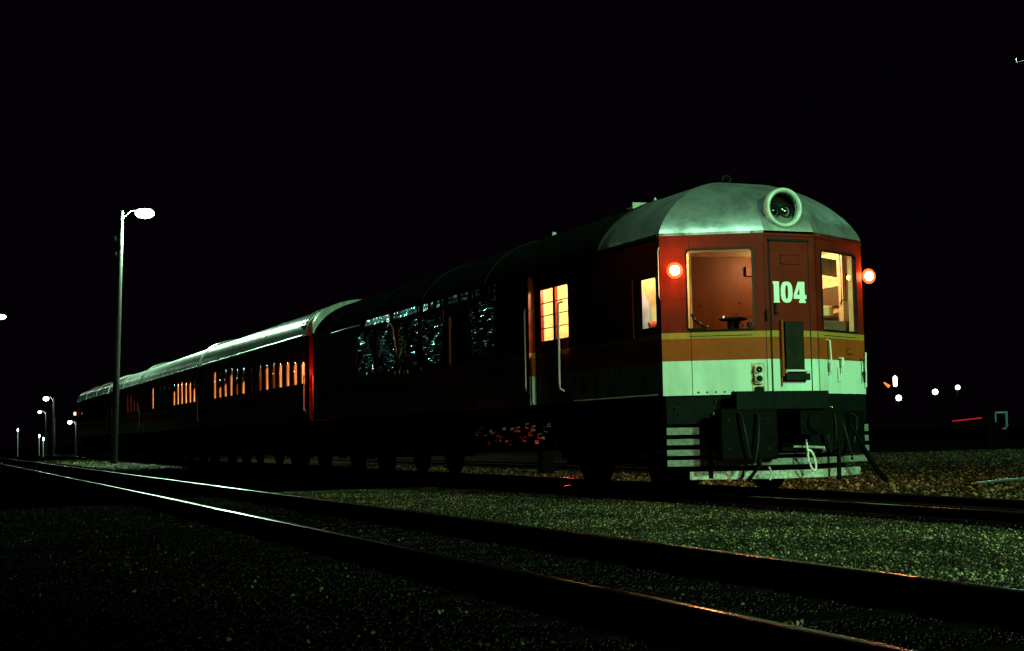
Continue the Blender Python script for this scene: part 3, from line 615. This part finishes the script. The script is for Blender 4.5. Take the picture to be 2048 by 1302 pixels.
t = MB(); arch(t, L1-.05, L1+.12, 0, W, HE+.006, .83, ov=.03); t.build('added_roof_end_rim', M['galv'], car)  # paler rim added for the faint light on the roof's rear arch
t = MB()
for x in (-10.9, -10.6, -10.3, -10.1, -9.3): MB().lathe((x, -.03, 1.93+rr.random()*.05), (0, 0, 1), [(0, .01), (.05, .02), (.08, .006)], 8).build('filler_cap', M['cable'], car)
# underframe, beam, coupler
t = MB(); t.box((L1+.3, .25, .62), (-.6, 2.7, 1.2)); t.box((-15.5, .05, .45), (-12.6, 2.9, 1.1)); t.box((-10.6, .05, .5), (-7.6, 2.9, 1.1)); t.build('underframe', M['black'], car, .03)
t = MB(); t.obox((-.02, .04, .86), fu, fn, FLn, -.08, .34); t.box((s_-.10, W2-c_-.02, .86), (s_-.03, W2+c_+.02, 1.195)); t.obox((s_-.0, W2+c_+.03, .86), ru, rn, FLn-.06, -.08, .34)
t.box((s_-.05, .62, 1.02), (s_+.09, 1.92, HB+.03)); t.build('buffer_beam', M['beam'], car, .012)
t = MB(); t.box((s_-.1, .40, .42), (s_+.10, 1.18, 1.04)); t.build('coupler_pocket', M['black'], car, .03)
t = MB(); t.box((s_-.1, 1.22, .70), (s_+.52, 1.62, 1.0)); t.tube([(s_+.3, 1.42, .85), (s_+.58, 1.42, .85)], .12, 12); t.build('coupler', M['black'], car, .03)
t = MB(); t.box((s_-.05, 1.22, .52), (s_+.1, 2.1, 1.0)); q = Vector((s_, W2+c_, 0))+ru*.12; t.obox((q.x, q.y, .46), ru, rn, FLn-.26, .03, .54); t.build('equipment_box', M['black'], car)
t = MB()
for p in (fu*.14+fn*.0, fu*.14+fn*0): pass
for (x, z) in ((.16, 1.13), (.11, 1.06), (.16, 1.0), (.60, 1.13)): p = fu*x+fn*.0+Vector((0, .04, 0)); MB().lathe((p.x+.001, p.y+.0, z), fn, [(-.01, .016), (.014, .013), (.02, 0)], 8).build('beam_bolt', M['chrome'], car)
MB().lathe((s_+.0, 2.0, 1.03), (1, 0, 0), [(0, .02), (.03, .01), (.032, 0)], 8).build('beam_bolt', M['chrome'], car)
p = fu*.63+fn*.0; t = MB(); t.lathe((p.x, p.y, .985), fn, [(0, .035), (.02, .035), (.022, .022), (.0, .02)], 16); t.build('air_pipe_flange', M['pilotlow'], car)
# pilot: five slats following the nose, lowest one narrower
pil = MB(); pil.box((.15, .5, .2), (.2, 2.45, .85)); 
def pslat(z0, z1, a0, a1, off, mi):
    n = 14
    for (o, u, nn, x0, x1) in ((Vector((-.06, .06, 0)), fu, fn, a0, FLn), (Vector((-.06, .06, 0))+fu*FLn, Vector((0, 1, 0)), Vector((1, 0, 0)), 0, 2*c_), (Vector((-.06, .06, 0))+fu*FLn+Vector((0, 2*c_, 0)), ru, rn, 0, a1)):
        q = o+u*x0-nn*off; pil.obox((q.x, q.y, z0), u, nn, x1-x0, -.04, z1-z0, mi)
for k, (z0, z1) in enumerate(((.735, .825), (.61, .685), (.48, .555), (.35, .43))): pslat(z0, z1, .0, FLn, .0, 1)
pslat(.185, .285, .27, FLn-.26, .0, 2)
pil.build('pilot', [M['black'], M['pilot'], M['pilotlow']], car, .006)
t = MB()
t.tube([(s_+.1, .9, .62), (s_+.12, .88, .35), (s_+.02, .78, .17)], .03); t.build('pilot_stay', M['black'], car)
t = MB(); t.tube([(s_+.06, 2.02, .9), (s_+.1, 2.03, .6), (s_+.06, 2.04, .15)], .028); t.build('pilot_stay', M['black'], car)
# gangway hoses, chains and lugs hanging in the shadow of the beam
for y, z0, z1, sw in ((.62, 1.0, .40, .10), (.86, .98, .36, -.08), (1.75, 1.0, .45, .10), (2.15, .95, .40, .12), (2.45, .95, .50, -.1)):
    xx = s_+.13 if y < 2.1 else s_-.0-(y-2.0)*.35
    MB().tube([(xx-.06, y, z0), (xx+.05, y, z0-.04), (xx+.08, y+sw*.4, (z0+z1)/2), (xx+.07, y+sw, z1+.05), (xx+.02, y+sw*1.3, z1)], .02).build('air_hose', M['rubber'], car)
for y in (.48, 1.02):
    for z in (.55, .9): MB().lathe((s_+.10, y, z), (1, 0, 0), [(0, .03), (.015, .028), (.02, .015), (.03, .014), (.031, 0)], 8).build('coupler_bolt', M['fallplate'], car)
# shackle and hoses
def loopt(c, rx, rz, r, tilt): 
    pts = [(c[0]+.02*math.sin(a), c[1]+rx*math.cos(a)+tilt*rz*math.sin(a), c[2]+rz*math.sin(a)) for a in [2*math.pi*i/20 for i in range(21)]]; return pts
t = MB(); t.tube(loopt((s_+.22, 1.555, .40), .045, .125, .016, -.35), .015, 8, cap=False); t.tube([(s_+.22, 1.50, .51), (s_+.25, 1.465, .66)], [.016, .010]); sh = t.build('shackle', M['handrail'], car)
t = MB(); t.tube([(s_+.1, 1.98, .96), (s_+.14, 1.97, .8), (s_+.12, 1.98, .62), (s_+.06, 2.0, .5)], .012); t.build('air_hose', M['fallplate'], car)
t = MB(); t.tube([(s_+.12, 1.36, .57), (s_+.14, 1.6, .56), (s_+.12, 1.8, .55), (s_+.1, 1.84, .5)], .016); t.tube([(s_+.1, 1.02, .33), (s_+.12, 1.06, .26), (s_+.1, 1.03, .18)], .018); t.lathe((s_+.1, 1.82, .52), (1, 0, 0), [(0, .03), (.03, .02)], 10); t.build('brake_pipe', M['pilotlow'], car)
t = MB(); t.tube([(s_+.05, 2.25, .85), (s_+.1, 2.4, .5), (s_+.0, 2.65, .25), (s_-.1, 2.85, .12)], .035); t.build('air_hose', M['black'], car)
# roof equipment
t = MB(); t.lathe((-.95, 1.475, 4.06), (1, -.3, .05), [(0, .02), (.12, .035), (.2, .06), (.22, .066), (.21, .055), (.1, .02)], 20); t.tube([(-.9, 1.475, 3.9), (-.9, 1.475, 4.05)], .015); t.build('horn', M['fallplate'], car)
t = MB(); t.box((-3.55, 1.33, 3.98), (-3.2, 1.62, 4.12)); t.box((-3.22, 1.25, 3.98), (-3.18, 1.5, 4.15)); t.build('roof_ventilator', M['handrail'], car, .01)
t = MB(); t.lathe((-2.9, 1.475, 3.96), (0, 0, 1), [(0, .05), (.06, .04), (.1, .045), (.2, .02), (.23, 0)], 12); t.build('roof_whistle', M['handrail'], car)
t = MB(); t.box((-5.44, .93, 3.8), (-5.41, .99, 4.0)); t.build('roof_bracket', M['handrail'], car)
t = MB(); arch(t, -9.2, -8.85, 1.15, 1.8, 3.97, .10, 8); arch(t, -14.2, -13.6, 1.15, 1.8, 3.97, .10, 8); t.build('roof_ventilator', M['galv'], car)

q = MB().lathe((-4.2, W, 2.6), (0, 1, 0), [(0, .06), (.05, .06), (.07, 0)], 14).build('side_lens', M['e_bulb'], car); light('ground_warm_fill', (-4.2, W+.2, 2.55), (1, .36, .09), 420, .05, car)  # added lamp, unseen on the far side, warms the ground at right
rg = MB(); q = random.Random(5)
for i in range(26):
    x = -6.5+i*.118; z = .64+q.random()*.26; h = .008+.05*q.random()**2; rg.tube([(x, .02, z-.01), (x, -.03, z), (x+.02*q.random(), -.04, z+h), (x, .02, z+h+.01)], .008+.014*q.random(), 6)
rg.box((-6.6, .02, .60), (-3.4, .05, .98), 1); rg.build('red_speck_stubs', [mat('red_speck_steel', (.30, .28, .26), .5, 0, noise=.97, nscale=9, dust=.03), M['black']], car)  # stubs shaped to catch the added red spot as specks
light('speck_red_spot', (-2.95, -.22, .50), (1, .02, .03), 60, .03, car, 30, (-5.4, .0, .76), 1.0)  # red spot added with no fixture, reddens the specks under the body
# bogies: one built, the rest copied piece by piece
def bogie(x, parent):
    t = MB(); t.box((-1.55, -1.12, .42), (1.55, -1.0, .62)); t.box((-1.55, 1.0, .42), (1.55, 1.12, .62)); t.box((-.3, -1.15, .35), (.3, 1.15, .7))
    for sx in (-1.1, 1.1):
        for sy in (-1.12, 1.12): t.box((sx-.14, sy-.06, .34), (sx+.14, sy+.06, .6))
    for sx in (-.18, 0, .18):
        for sy in (-1.16, 1.16):
            for k in range(4): t.lathe((sx, sy, .36+k*.05), (0, 0, 1), [(0, .05), (.012, .06), (.024, .05)], 10)
    o = t.build('bogie', M['black'], None, .01); o.parent = parent; o.location = (x-parent.location.x, 0, 0)
    ws = []
    for sx in (-1.1, 1.1):
        for sy in (-.75, .75):
            w = MB().lathe((0, 0, 0), (0, 1, 0), [(-.065, 0), (-.065, .2), (-.05, .38), (-.065, .40), (-.065, .46), (.04, .455), (.05, .485), (.068, .485), (.068, .40), (.03, .38), (.05, .2), (.05, 0)], 32).build('wheel', M['black'], None)
            w.parent = o; w.location = (sx, sy, .46)
            if sy < 0: w.rotation_euler = (0, 0, math.pi)
    return o
bg0 = bogie(-2.4, car)
def copy_bogie(x, parent):
    o = bg0.copy(); C.objects.link(o); o.parent = parent; o.location = (x-parent.location.x, 0, 0)
    for ch in bg0.children: w = ch.copy(); C.objects.link(w); w.parent = o
    return o
copy_bogie(L1+2.3, car)
# red lamp added unseen between the cars to redden the next car's end
t = MB().lathe((L1-.02, .35, 2.6), (-1, 0, 0), [(0, .06), (.06, .07), (.07, 0)], 16).build('rear_red_lens', M['e_red'], car)  # lens of the added red lamp
light('gap_red_fill', (L1-.22, .16, 2.35), (1, .03, .015), 16, .05, car)

# ------------------------------------------------------------------ trailing cars
def bulge_pane(mb, x0, x1, z0, z1, y, bl=.006):
    n = 6; vs = []
    tx = (rr.random()-.5)*.006; tz = (rr.random()-.5)*.004
    for i in range(n+1):
        for j in range(n+1):
            a, c = i/n, j/n; vs.append((x0+(x1-x0)*a, y-bl*(1-(2*a-1)**2)-bl*1.4*(1-(2*c-1)**2)+tx*a+tz*c, z0+(z1-z0)*c))
    mb.add(vs, [(i*(n+1)+j, (i+1)*(n+1)+j, (i+1)*(n+1)+j+1, i*(n+1)+j+1) for i in range(n) for j in range(n)], 0, True)
def coach(label, xa, xb, wins, vents, grid=False, rail_end=True, name='railcar'):
    """xa front (nearer), xb rear. wins: (x centre, width, top, blind) blind: key of M or None; a lowered top leaves the upper pane dark"""
    c = thing(name, label, 'railcar', ((xa+xb)/2, W2, 0))
    holes = [(x-w/2, x+w/2, 2.10, 2.92) for x, w, tp, k in wins]
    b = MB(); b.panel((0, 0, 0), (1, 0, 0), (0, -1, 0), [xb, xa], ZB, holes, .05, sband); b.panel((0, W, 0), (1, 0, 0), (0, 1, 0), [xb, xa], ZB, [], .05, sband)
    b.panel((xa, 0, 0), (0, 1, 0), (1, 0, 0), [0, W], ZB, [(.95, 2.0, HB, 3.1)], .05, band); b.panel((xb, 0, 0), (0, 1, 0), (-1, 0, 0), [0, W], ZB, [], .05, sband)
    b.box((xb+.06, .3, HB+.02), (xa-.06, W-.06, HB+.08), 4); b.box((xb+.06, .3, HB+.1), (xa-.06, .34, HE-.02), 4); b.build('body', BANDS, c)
    r = MB(); arch(r, xb, xa, 0, W, HE+.002, .79, ov=.03, segs=1); rf = r.build('roof', M['roof'], c)
    r = MB(); r.tube([(xb+.1, -.05, HE+.015), (xa-.1, -.05, HE+.015)], .028, 8); r.build('gutter', M['roof'], rf)
    r = MB(); n = max(2, int((xa-xb)/4.6))
    for i in range(1, n): x = xb+(xa-xb)*i/n; arch(r, x-.03, x+.03, 0, W, HE+.006, .80, ov=.04)
    build_each(r, 'roof_rib', M['galv'], rf)
    for x in vents:
        r = MB(); arch(r, x-.35, x+.35, 1.15, 1.8, HE+.76, .16, 10); r.build('roof_ventilator', M['roof'], rf)
    if not grid:
        r = MB(); arch(r, xa-1.5, xa-.55, 0, W, HE+.25, .70, ov=-.35); r.build('roof_cowl', M['roof'], rf)
    if grid:
        r = MB(); n = 24
        for a in range(2, 15):
            for col in range(3):
                a0, a1 = math.pi*(a+.18)/n/1.2, math.pi*(a+.82)/n/1.2; x0 = xa-.62+col*.2; P = []
                for x in (x0, x0+.14):
                    for an in (a0, a1):
                        yy = -math.cos(an); ys = math.copysign(abs(yy)**.9, yy)
                        for k in (0, .03): P.append((x, W2+ys*(W2+.03+k), HE+.002+(.79+k)*math.sin(an)**.8))
                r.add(P, [(0, 1, 3, 2), (4, 6, 7, 5), (0, 4, 5, 1), (2, 3, 7, 6), (0, 2, 6, 4), (1, 5, 7, 3)])
        r.build('roof_treads', M['handrail'], rf)
    for x, w, tp, k in wins:
        wf = MB()
        for a, bb in (((x-w/2-.02, -.012, 2.08), (x-w/2, .0, 2.94)), ((x+w/2, -.012, 2.08), (x+w/2+.02, .0, 2.94)), ((x-w/2, -.012, 2.92), (x+w/2, 0, 2.94)), ((x-w/2, -.012, 2.08), (x+w/2, 0, 2.10))): wf.box(a, bb)
        wo = wf.build('window', M['dred'], c); g = MB(); bulge_pane(g, x-w/2, x+w/2, 2.10, 2.92, .012); g.build('glass_pane', M['dglass'], wo)
        if k:
            q = MB(); N = 8; vs = []
            for i in range(N+1): xx = x-w/2+w*i/N; yy = .022+(.006 if i % 2 else 0); vs += [(xx, yy, 2.09), (xx, yy, tp-.05*abs(2*i/N-1)**3)]
            q.add(vs, [(2*i, 2*i+2, 2*i+3, 2*i+1) for i in range(N)], 0, True); q.build('curtain', M[k], wo)
    if rail_end:
        for x, y in ((xa-.10, -.06), (xa+.05, .12)): 
            MB().tube([(x, y+.06, 1.42), (x, y, 1.47), (x, y, 2.27), (x, y+.06, 2.32)], .016, 8).build('handrail', M['handrail'], c)
    u = MB(); u.box((xb+.3, .25, .62), (xa-.3, 2.7, 1.2)); u.box(((xa+xb)/2-1.5, .05, .4), ((xa+xb)/2+1.2, 2.9, 1.1)); u.build('underframe', M['black'], c, .03)
    r = MB(); r.box((xa, .95, HB), (xa+.28, 2.0, 3.3)); r.build('gangway_bellows', M['rubber'], c, .02)
    copy_bogie(xa-2.3, c); copy_bogie(xb+2.3, c)
    return c
g1 = [(-18.25-.76*i, .44, 2.75, 'blind') for i in range(7)]
w2 = [(-18.32, .40, 2.60, 'blind_bright'), (-19.1, .40, 2.62, 'blind'), (-19.9, .40, 2.68, 'blind'), (-20.7, .40, 2.66, 'blind'), (-21.48, .40, 2.66, 'blind_dim'), (-22.28, .38, 2.68, 'blind'), (-23.1, .38, 2.70, 'blind_dim'),
      (-24.3, .4, 2.9, None), (-25.35, .42, 2.44, 'blind'), (-26.25, .42, 2.42, 'blind_dim'), (-27.1, .42, 2.72, 'blind'), (-28.0, .42, 2.48, 'blind'), (-28.85, .42, 2.42, 'blind'), (-29.7, .42, 2.91, 'blind')]
coach('second railcar, right behind the leading one, with short orange lit curtains and bright roof', -17.92, -31.9, w2, [-20.4], grid=True)
w3 = [(-33.45, .42, 2.55, 'blind_bright'), (-34.25, .42, 2.78, 'blind_bright'), (-35.1, .42, 2.82, 'blind_bright'), (-35.95, .42, 2.86, 'blind_bright'), (-36.8, .42, 2.84, 'blind_bright'), (-37.65, .42, 2.6, 'blind_bright'), (-39, .4, 2.9, None), (-40, .4, 2.9, None), (-41, .4, 2.9, None), (-42.9, .42, 2.91, 'blind_bright'), (-44, .4, 2.9, None)]
coach('third railcar in the row, its six tall window curtains glowing orange together', -32.4, -45.8, w3, [-33.0, -37.2])
w4 = [(-47.4, .4, 2.5, 'blind_dim'), (-48.4, .4, 2.6, 'blind_dim'), (-49.5, .4, 2.9, 'blind_dim'), (-50.6, .4, 2.9, 'blind_dim'), (-52, .4, 2.9, None), (-55.6, .42, 2.75, 'blind_bright'), (-56.4, .4, 2.5, 'blind')]
coach('fourth railcar in the row, partly behind the tall lamp pole', -46.3, -57.3, w4, [-47.0, -50.5])
w5 = [(-60.5-1.45*i, .5, 2.9, None) for i in range(8)]
c5 = coach('last railcar at the far end of the row with unlit windows', -57.8, -73.0, w5, [])
MB().lathe((-73.06, .25, 2.35), (-1, 0, 0), [(0, .12), (.1, .1), (.12, 0)], 14).build('rear_red_lens', M['e_red'], c5)
t = MB().lathe((-73.2, -.1, 2.55), (0, -1, 0), [(0, .09), (.1, .09), (.12, 0)], 14).build('side_lens', emit('amber_lens', (1, .35, .2), 6), c5)

# ------------------------------------------------------------------ lamps
def yard_lamp(label, x, y, h, arm, power, col=(.42, 1, .45), r=.13, head=(.5, .18), lampmat='e_lamp', group='yard lamps', aim=None, ins=False, size=.25, cone=None, lean=0):
    t = thing('yard_lamp', label, 'yard lamp', (x, y, GZ), group)
    x0, y0 = x, y; y = y+lean
    MB().tube([(x, y0, GZ-.1), (x, y0+lean*.5, h*.5), (x, y, h)], [r*1.4, r*1.2, r], 14).build('pole', M['pole'], t)
    a = Vector(arm); hp = Vector((x, y, h-.1))+a
    MB().tube([(x, y, h-.35), (x+a.x*.4, y+a.y*.4, h+.02), tuple(hp+Vector((0, 0, .12)))], .035, 8).build('arm', M['galv'], t)
    hood = MB().lathe(hp+Vector((0, 0, .14)), (0, 0, -1), [(-.03, .04), (.0, head[0]*.25), (.035, head[0]*.34), (.04, head[0]*.3), (.02, .04)], 20).build('hood', M['galv'], t)
    MB().lathe(hp+Vector((0, 0, .10)), (0, 0, -1), [(-.02, head[0]*.34), (head[1]*.22, head[0]*.48), (head[1]*.5, head[0]*.5), (head[1]*.8, head[0]*.36), (head[1], 0)], 20).build('lamp_bulb', M[lampmat], hood)
    if power: light('lamp_light', hp-Vector((0, 0, .12+size)), col, power, size, t, cone, aim, 1.0)
    if ins:
        for z, dy in ((h-1.25, -.3), (h-1.9, -.28)):
            q = MB(); q.box((x-.05, y+dy, z-.04), (x+.05, y, z)); q.build('crossarm', M['pole'], t)
            q = MB(); q.lathe((x, y+dy+.05, z), (0, 0, 1), [(0, .05), (.05, .06), (.08, .04), (.12, .06), (.17, .02)], 12); q.build('insulator', M['ceramic'], t)
    return t
# the tall pole beside the far carriages
yard_lamp('tall timber lamp pole with a bright oval lamp, standing beside the far railcars', -47.2, -1.0, 10.55, (.1, .95, .05), 11000, (.52, 1, .60), .105, (.8, .36), ins=True, size=.3, lean=.32)
# key lamp ahead of the train, outside the frame on the right, and others along the yard
yard_lamp('yard lamp ahead of the train lighting its front, outside the picture', 34, 4.2, 12.6, (-.8, -.5, 0), 45000, (.36, 1, .46), .15, (.7, .3), size=.3, aim=(6, 1.2, 0), cone=40)
yard_lamp('yard lamp far ahead between the tracks, outside the picture', 47, -.7, 10.5, (-.6, 0, 0), 34000, (.85, 1, .60), .14, (.7, .3), size=.3, aim=(10, -.8, 0), cone=22)
tl = yard_lamp('yard lamp at the upper right edge, only the tip of its bracket in the picture', -13.4, 21.4, 10.85, (-1.0, -1.1, 0), 2400, (.30, 1, .62), .12, (.6, .3), size=.3)
MB().tube([(-14.4, 20.3, 10.9), (-15.2, 19.69, 10.776), (-15.57, 19.28, 10.64), (-15.56, 19.27, 10.76)], .018, 8).build('bracket', M['handrail'], tl)
yard_lamp('added spot behind the camera brightening the roof dome, outside the picture', 15.5, -8.8, 15.5, (-.8, .4, 0), 8500, (.45, 1, .62), .14, (.4, .2), size=.22, aim=(.2, 1.2, 3.85), cone=11.5)  # spot added out of view for the highlight on the dome
for i, (x, y, h) in enumerate(((-77, -21, 8.75), (-109, -21, 8.1), (-150, -21, 8.3))):
    yard_lamp('yard lamp in the row left of the tracks, mirrored in the carriage sides', x, y, h, (0, .8, 0), 6, (.35, 1, .85), .13, (.34, .2), lampmat='e_row', size=.25, group='yard lamps left of the frame')
# small lamps in the picture, left
def far_lamp(label, x, y, h, arm, head, power=0, lm='e_far', r=.075, grp='distant yard lamps'):
    return yard_lamp(label, x, y, h, arm, power, (.7, 1, .8), r, head, lm, grp, size=.2)
far_lamp('white oval lamp at the left edge above the tracks', -104, -4.4, 10.85, (0, 1.5, 0), (.95, .35), 250)
far_lamp('larger of the two lamps beside each other above the far tracks at left', -105, 1.2, 4.5, (0, -.6, 0), (.45, .3), 90)
far_lamp('smaller lamp just under the larger one above the far tracks at left', -118, 1.6, 3.7, (0, -.55, 0), (.30, .2), 50)
far_lamp('small round lamp just left of the last railcar', -105, 2.9, 2.6, (0, -.5, 0), (.34, .25), 50)
for lab, x, y, z0, z1 in (('short lit post at the far left, tallest of three', -110, -1.2, .9, 1.9), ('short lit post standing over the far rails', -100, .05, -.1, 1.1), ('little lit post nearest to the last railcar', -112, .6, .6, 1.4)):
    t = thing('marker_post', lab, 'post', (x, y, GZ), 'short posts at the end of the tracks')
    MB().tube([(x, y, GZ-.05), (x, y, z1)], .035, 8).build('post', M['handrail'], t)
    MB().lathe((x, y, z1), (0, 0, 1), [(0, .04), (.05, .06), (.2, .06), (.26, 0)], 10).build('lamp', M['e_far'], t)
    light('post_light', (x+.5, y-.2, z1+.25), (.6, 1, .9), 14, .05, t)
# right-hand distance
def small_lamp(label, x, y, z, r, m, power, col, grp='lamps in the distance at right'):
    t = thing('distant_lamp', label, 'lamp', (x, y, GZ), grp)
    MB().tube([(x, y, GZ-.1), (x, y, z-r*.4)], .04, 8).build('post', M['black'], t)
    MB().lathe((x, y, z-r), (0, 0, 1), [(0, 0), (r*.3, r*.75), (r, r), (r*1.7, r*.75), (r*2, 0)], 14).build('globe', M[m], t)
    if power: light('globe_light', (x-.3, y-.2, z-r-.15), col, power, .1, t)
    return t
small_lamp('white globe lamp low beside the railcar front, nearest to it', -80.5, 63.0, 3.1, .24, 'e_far', 60, (.6, 1, .7))
small_lamp('white globe lamp in the middle of the three at right', -78.8, 65.2, 3.5, .23, 'e_far', 60, (.6, 1, .7))
small_lamp('small white globe lamp furthest right of the three', -77.7, 66.5, 3.8, .19, 'e_far', 60, (.6, 1, .7))
t = thing('signal_lantern', 'upright warm white lantern with slanting orange glow beside it', 'lantern', (-80.6, 62.8, GZ))
MB().tube([(-80.6, 62.8, GZ), (-80.6, 62.8, 4.0)], .05).build('post', M['black'], t)
MB().lathe((-80.6, 62.8, 4.0), (0, 0, 1), [(0, .1), (.1, .16), (.75, .17), (.85, .05), (.9, 0)], 14).build('lantern_glass', M['e_warm'], t)
MB().tube([(-80.9, 62.45, 4.0), (-81.1, 62.1, 4.35)], [.13, .05], 8).build('side_flame', emit('orange_glow', (1, .22, .06), 1.6), t)
# cabinet at right, and a bar that glows in place of a red gleam
t = thing('relay_cabinet', 'small relay cabinet with pale lit edges in the dark at far right', 'cabinet', (-30, 30.2, GZ))
k = MB(); x, y = -30, 30.2; k.box((x-.3, y-.26, GZ), (x+.2, y+.26, 1.28)); k.build('case', M['black'], t, .02)
k = MB(); k.box((x+.2, y-.28, 1.24), (x+.25, y+.28, 1.31)); k.box((x+.2, y+.20, .7), (x+.25, y+.28, 1.24)); k.box((x+.2, y-.28, .9), (x+.23, y-.24, 1.24)); k.box((x+.2, y+.05, .62), (x+.24, y+.2, .7)); k.build('lit_trim', mat('pale_trim', (.4, .5, .48), .4, noise=.7, nscale=18), t)
light('cabinet_light', (x+1.4, y-.2, 2.0), (.35, 1, .8), 20, .08, t)
t = thing('red_gleam_bar', 'low bar glowing in place of a red gleam beside the relay cabinet at right', 'bar', (-30.3, 29.0, GZ))
MB().tube([(-30.6, 28.55, .98), (-30.2, 29.62, 1.08)], .02).build('bar', emit('red_gleam', (1, .02, .03), .5), t)
for q in (.1, .9): MB().tube([(-30.6+.4*q, 28.55+1.07*q, GZ), (-30.6+.4*q, 28.55+1.07*q, 1.0)], .02).build('post', M['black'], t)
# red signal added unseen behind the train; its light stands apart from the lens
t = thing('added_red_signal', 'added red signal, unseen behind the train, for the red light under the underframe', 'signal', (-15.5, 5.0, GZ))
MB().box((-15.6, 4.85, GZ), (-15.3, 5.15, .5)).build('added_signal_case', M['black'], t, .02); MB().lathe((-15.6, 5, .35), (-1, 0, 0), [(0, .09), (.03, .08), (.05, 0)], 14).build('lens', M['e_red'], t)
light('added_red_fill', (-11.5, 3.7, .6), (1, .03, .05), 30, .05, t)
# pipe and weeds
t = MB(); t.tube([(-2.1, 6.35, GZ+.03), (-2.5, 7.15, GZ+.04), (-3.1, 8.4, GZ+.03), (-3.6, 9.4, GZ+.03)], .022, 8); tag(t.build('steel_pipe', M['galv']), 'thin steel pipe lying on the cinders at the right edge', 'pipe')
def weed(x, y, z, n, h, label):
    mb = MB(); q = random.Random(int(x*100))
    for i in range(n):
        a = q.random()*6.28; l = h*(.5+q.random()); p = Vector((x+q.uniform(-.08, .08), y+q.uniform(-.08, .08), z)); d = Vector((math.cos(a), math.sin(a), 0)); w = d.cross(Vector((0, 0, 1)))*.006
        p1 = p+d*l*.3+Vector((0, 0, l*.6)); p2 = p+d*l*.9+Vector((0, 0, l*.7)); mb.add([p-w, p+w, p1+w, p1-w, p2], [(0, 1, 2, 3), (3, 2, 4)])
    return tag(mb.build('weed_tuft', mat('dry_weed', (.12, .11, .05), .7)), label, 'weed', 'weeds among the ballast')
weed(2.2, .95, GZ, 40, .09, 'dry weed tuft on the train track at the right edge')
weed(8.9, -5.9, GZ, 5, .035, 'pale leaf tuft in the foreground ballast at the bottom')
weed(10.2, -4.7, GZ, 14, .03, 'dim weed tuft between the nearest rails at lower right')

# ------------------------------------------------------------------ world
w = bpy.data.worlds.new('World'); sc.world = w; w.use_nodes = True; nt = w.node_tree; bg = nt.nodes['Background']
sky = nt.nodes.new('ShaderNodeTexSky'); sky.sky_type = 'NISHITA'; sky.sun_disc = False; sky.sun_elevation = math.radians(-9); sky.sun_rotation = math.radians(200)
nt.links.new(sky.outputs[0], bg.inputs[0]); bg.inputs[1].default_value = .004
b2 = nt.nodes.new('ShaderNodeBackground'); b2.inputs[0].default_value = (1, .45, 1, 1); b2.inputs[1].default_value = .0011; ad = nt.nodes.new('ShaderNodeAddShader')
nt.links.new(bg.outputs[0], ad.inputs[0]); nt.links.new(b2.outputs[0], ad.inputs[1]); nt.links.new(ad.outputs[0], nt.nodes['World Output'].inputs[0])
sc.view_settings.view_transform = 'Standard'; sc.view_settings.look = 'None'; sc.view_settings.exposure = 0; sc.view_settings.gamma = 1
sc.cycles.max_bounces = 6; sc.cycles.volume_bounces = 0; sc.cycles.transparent_max_bounces = 12; sc.cycles.sample_clamp_indirect = 3
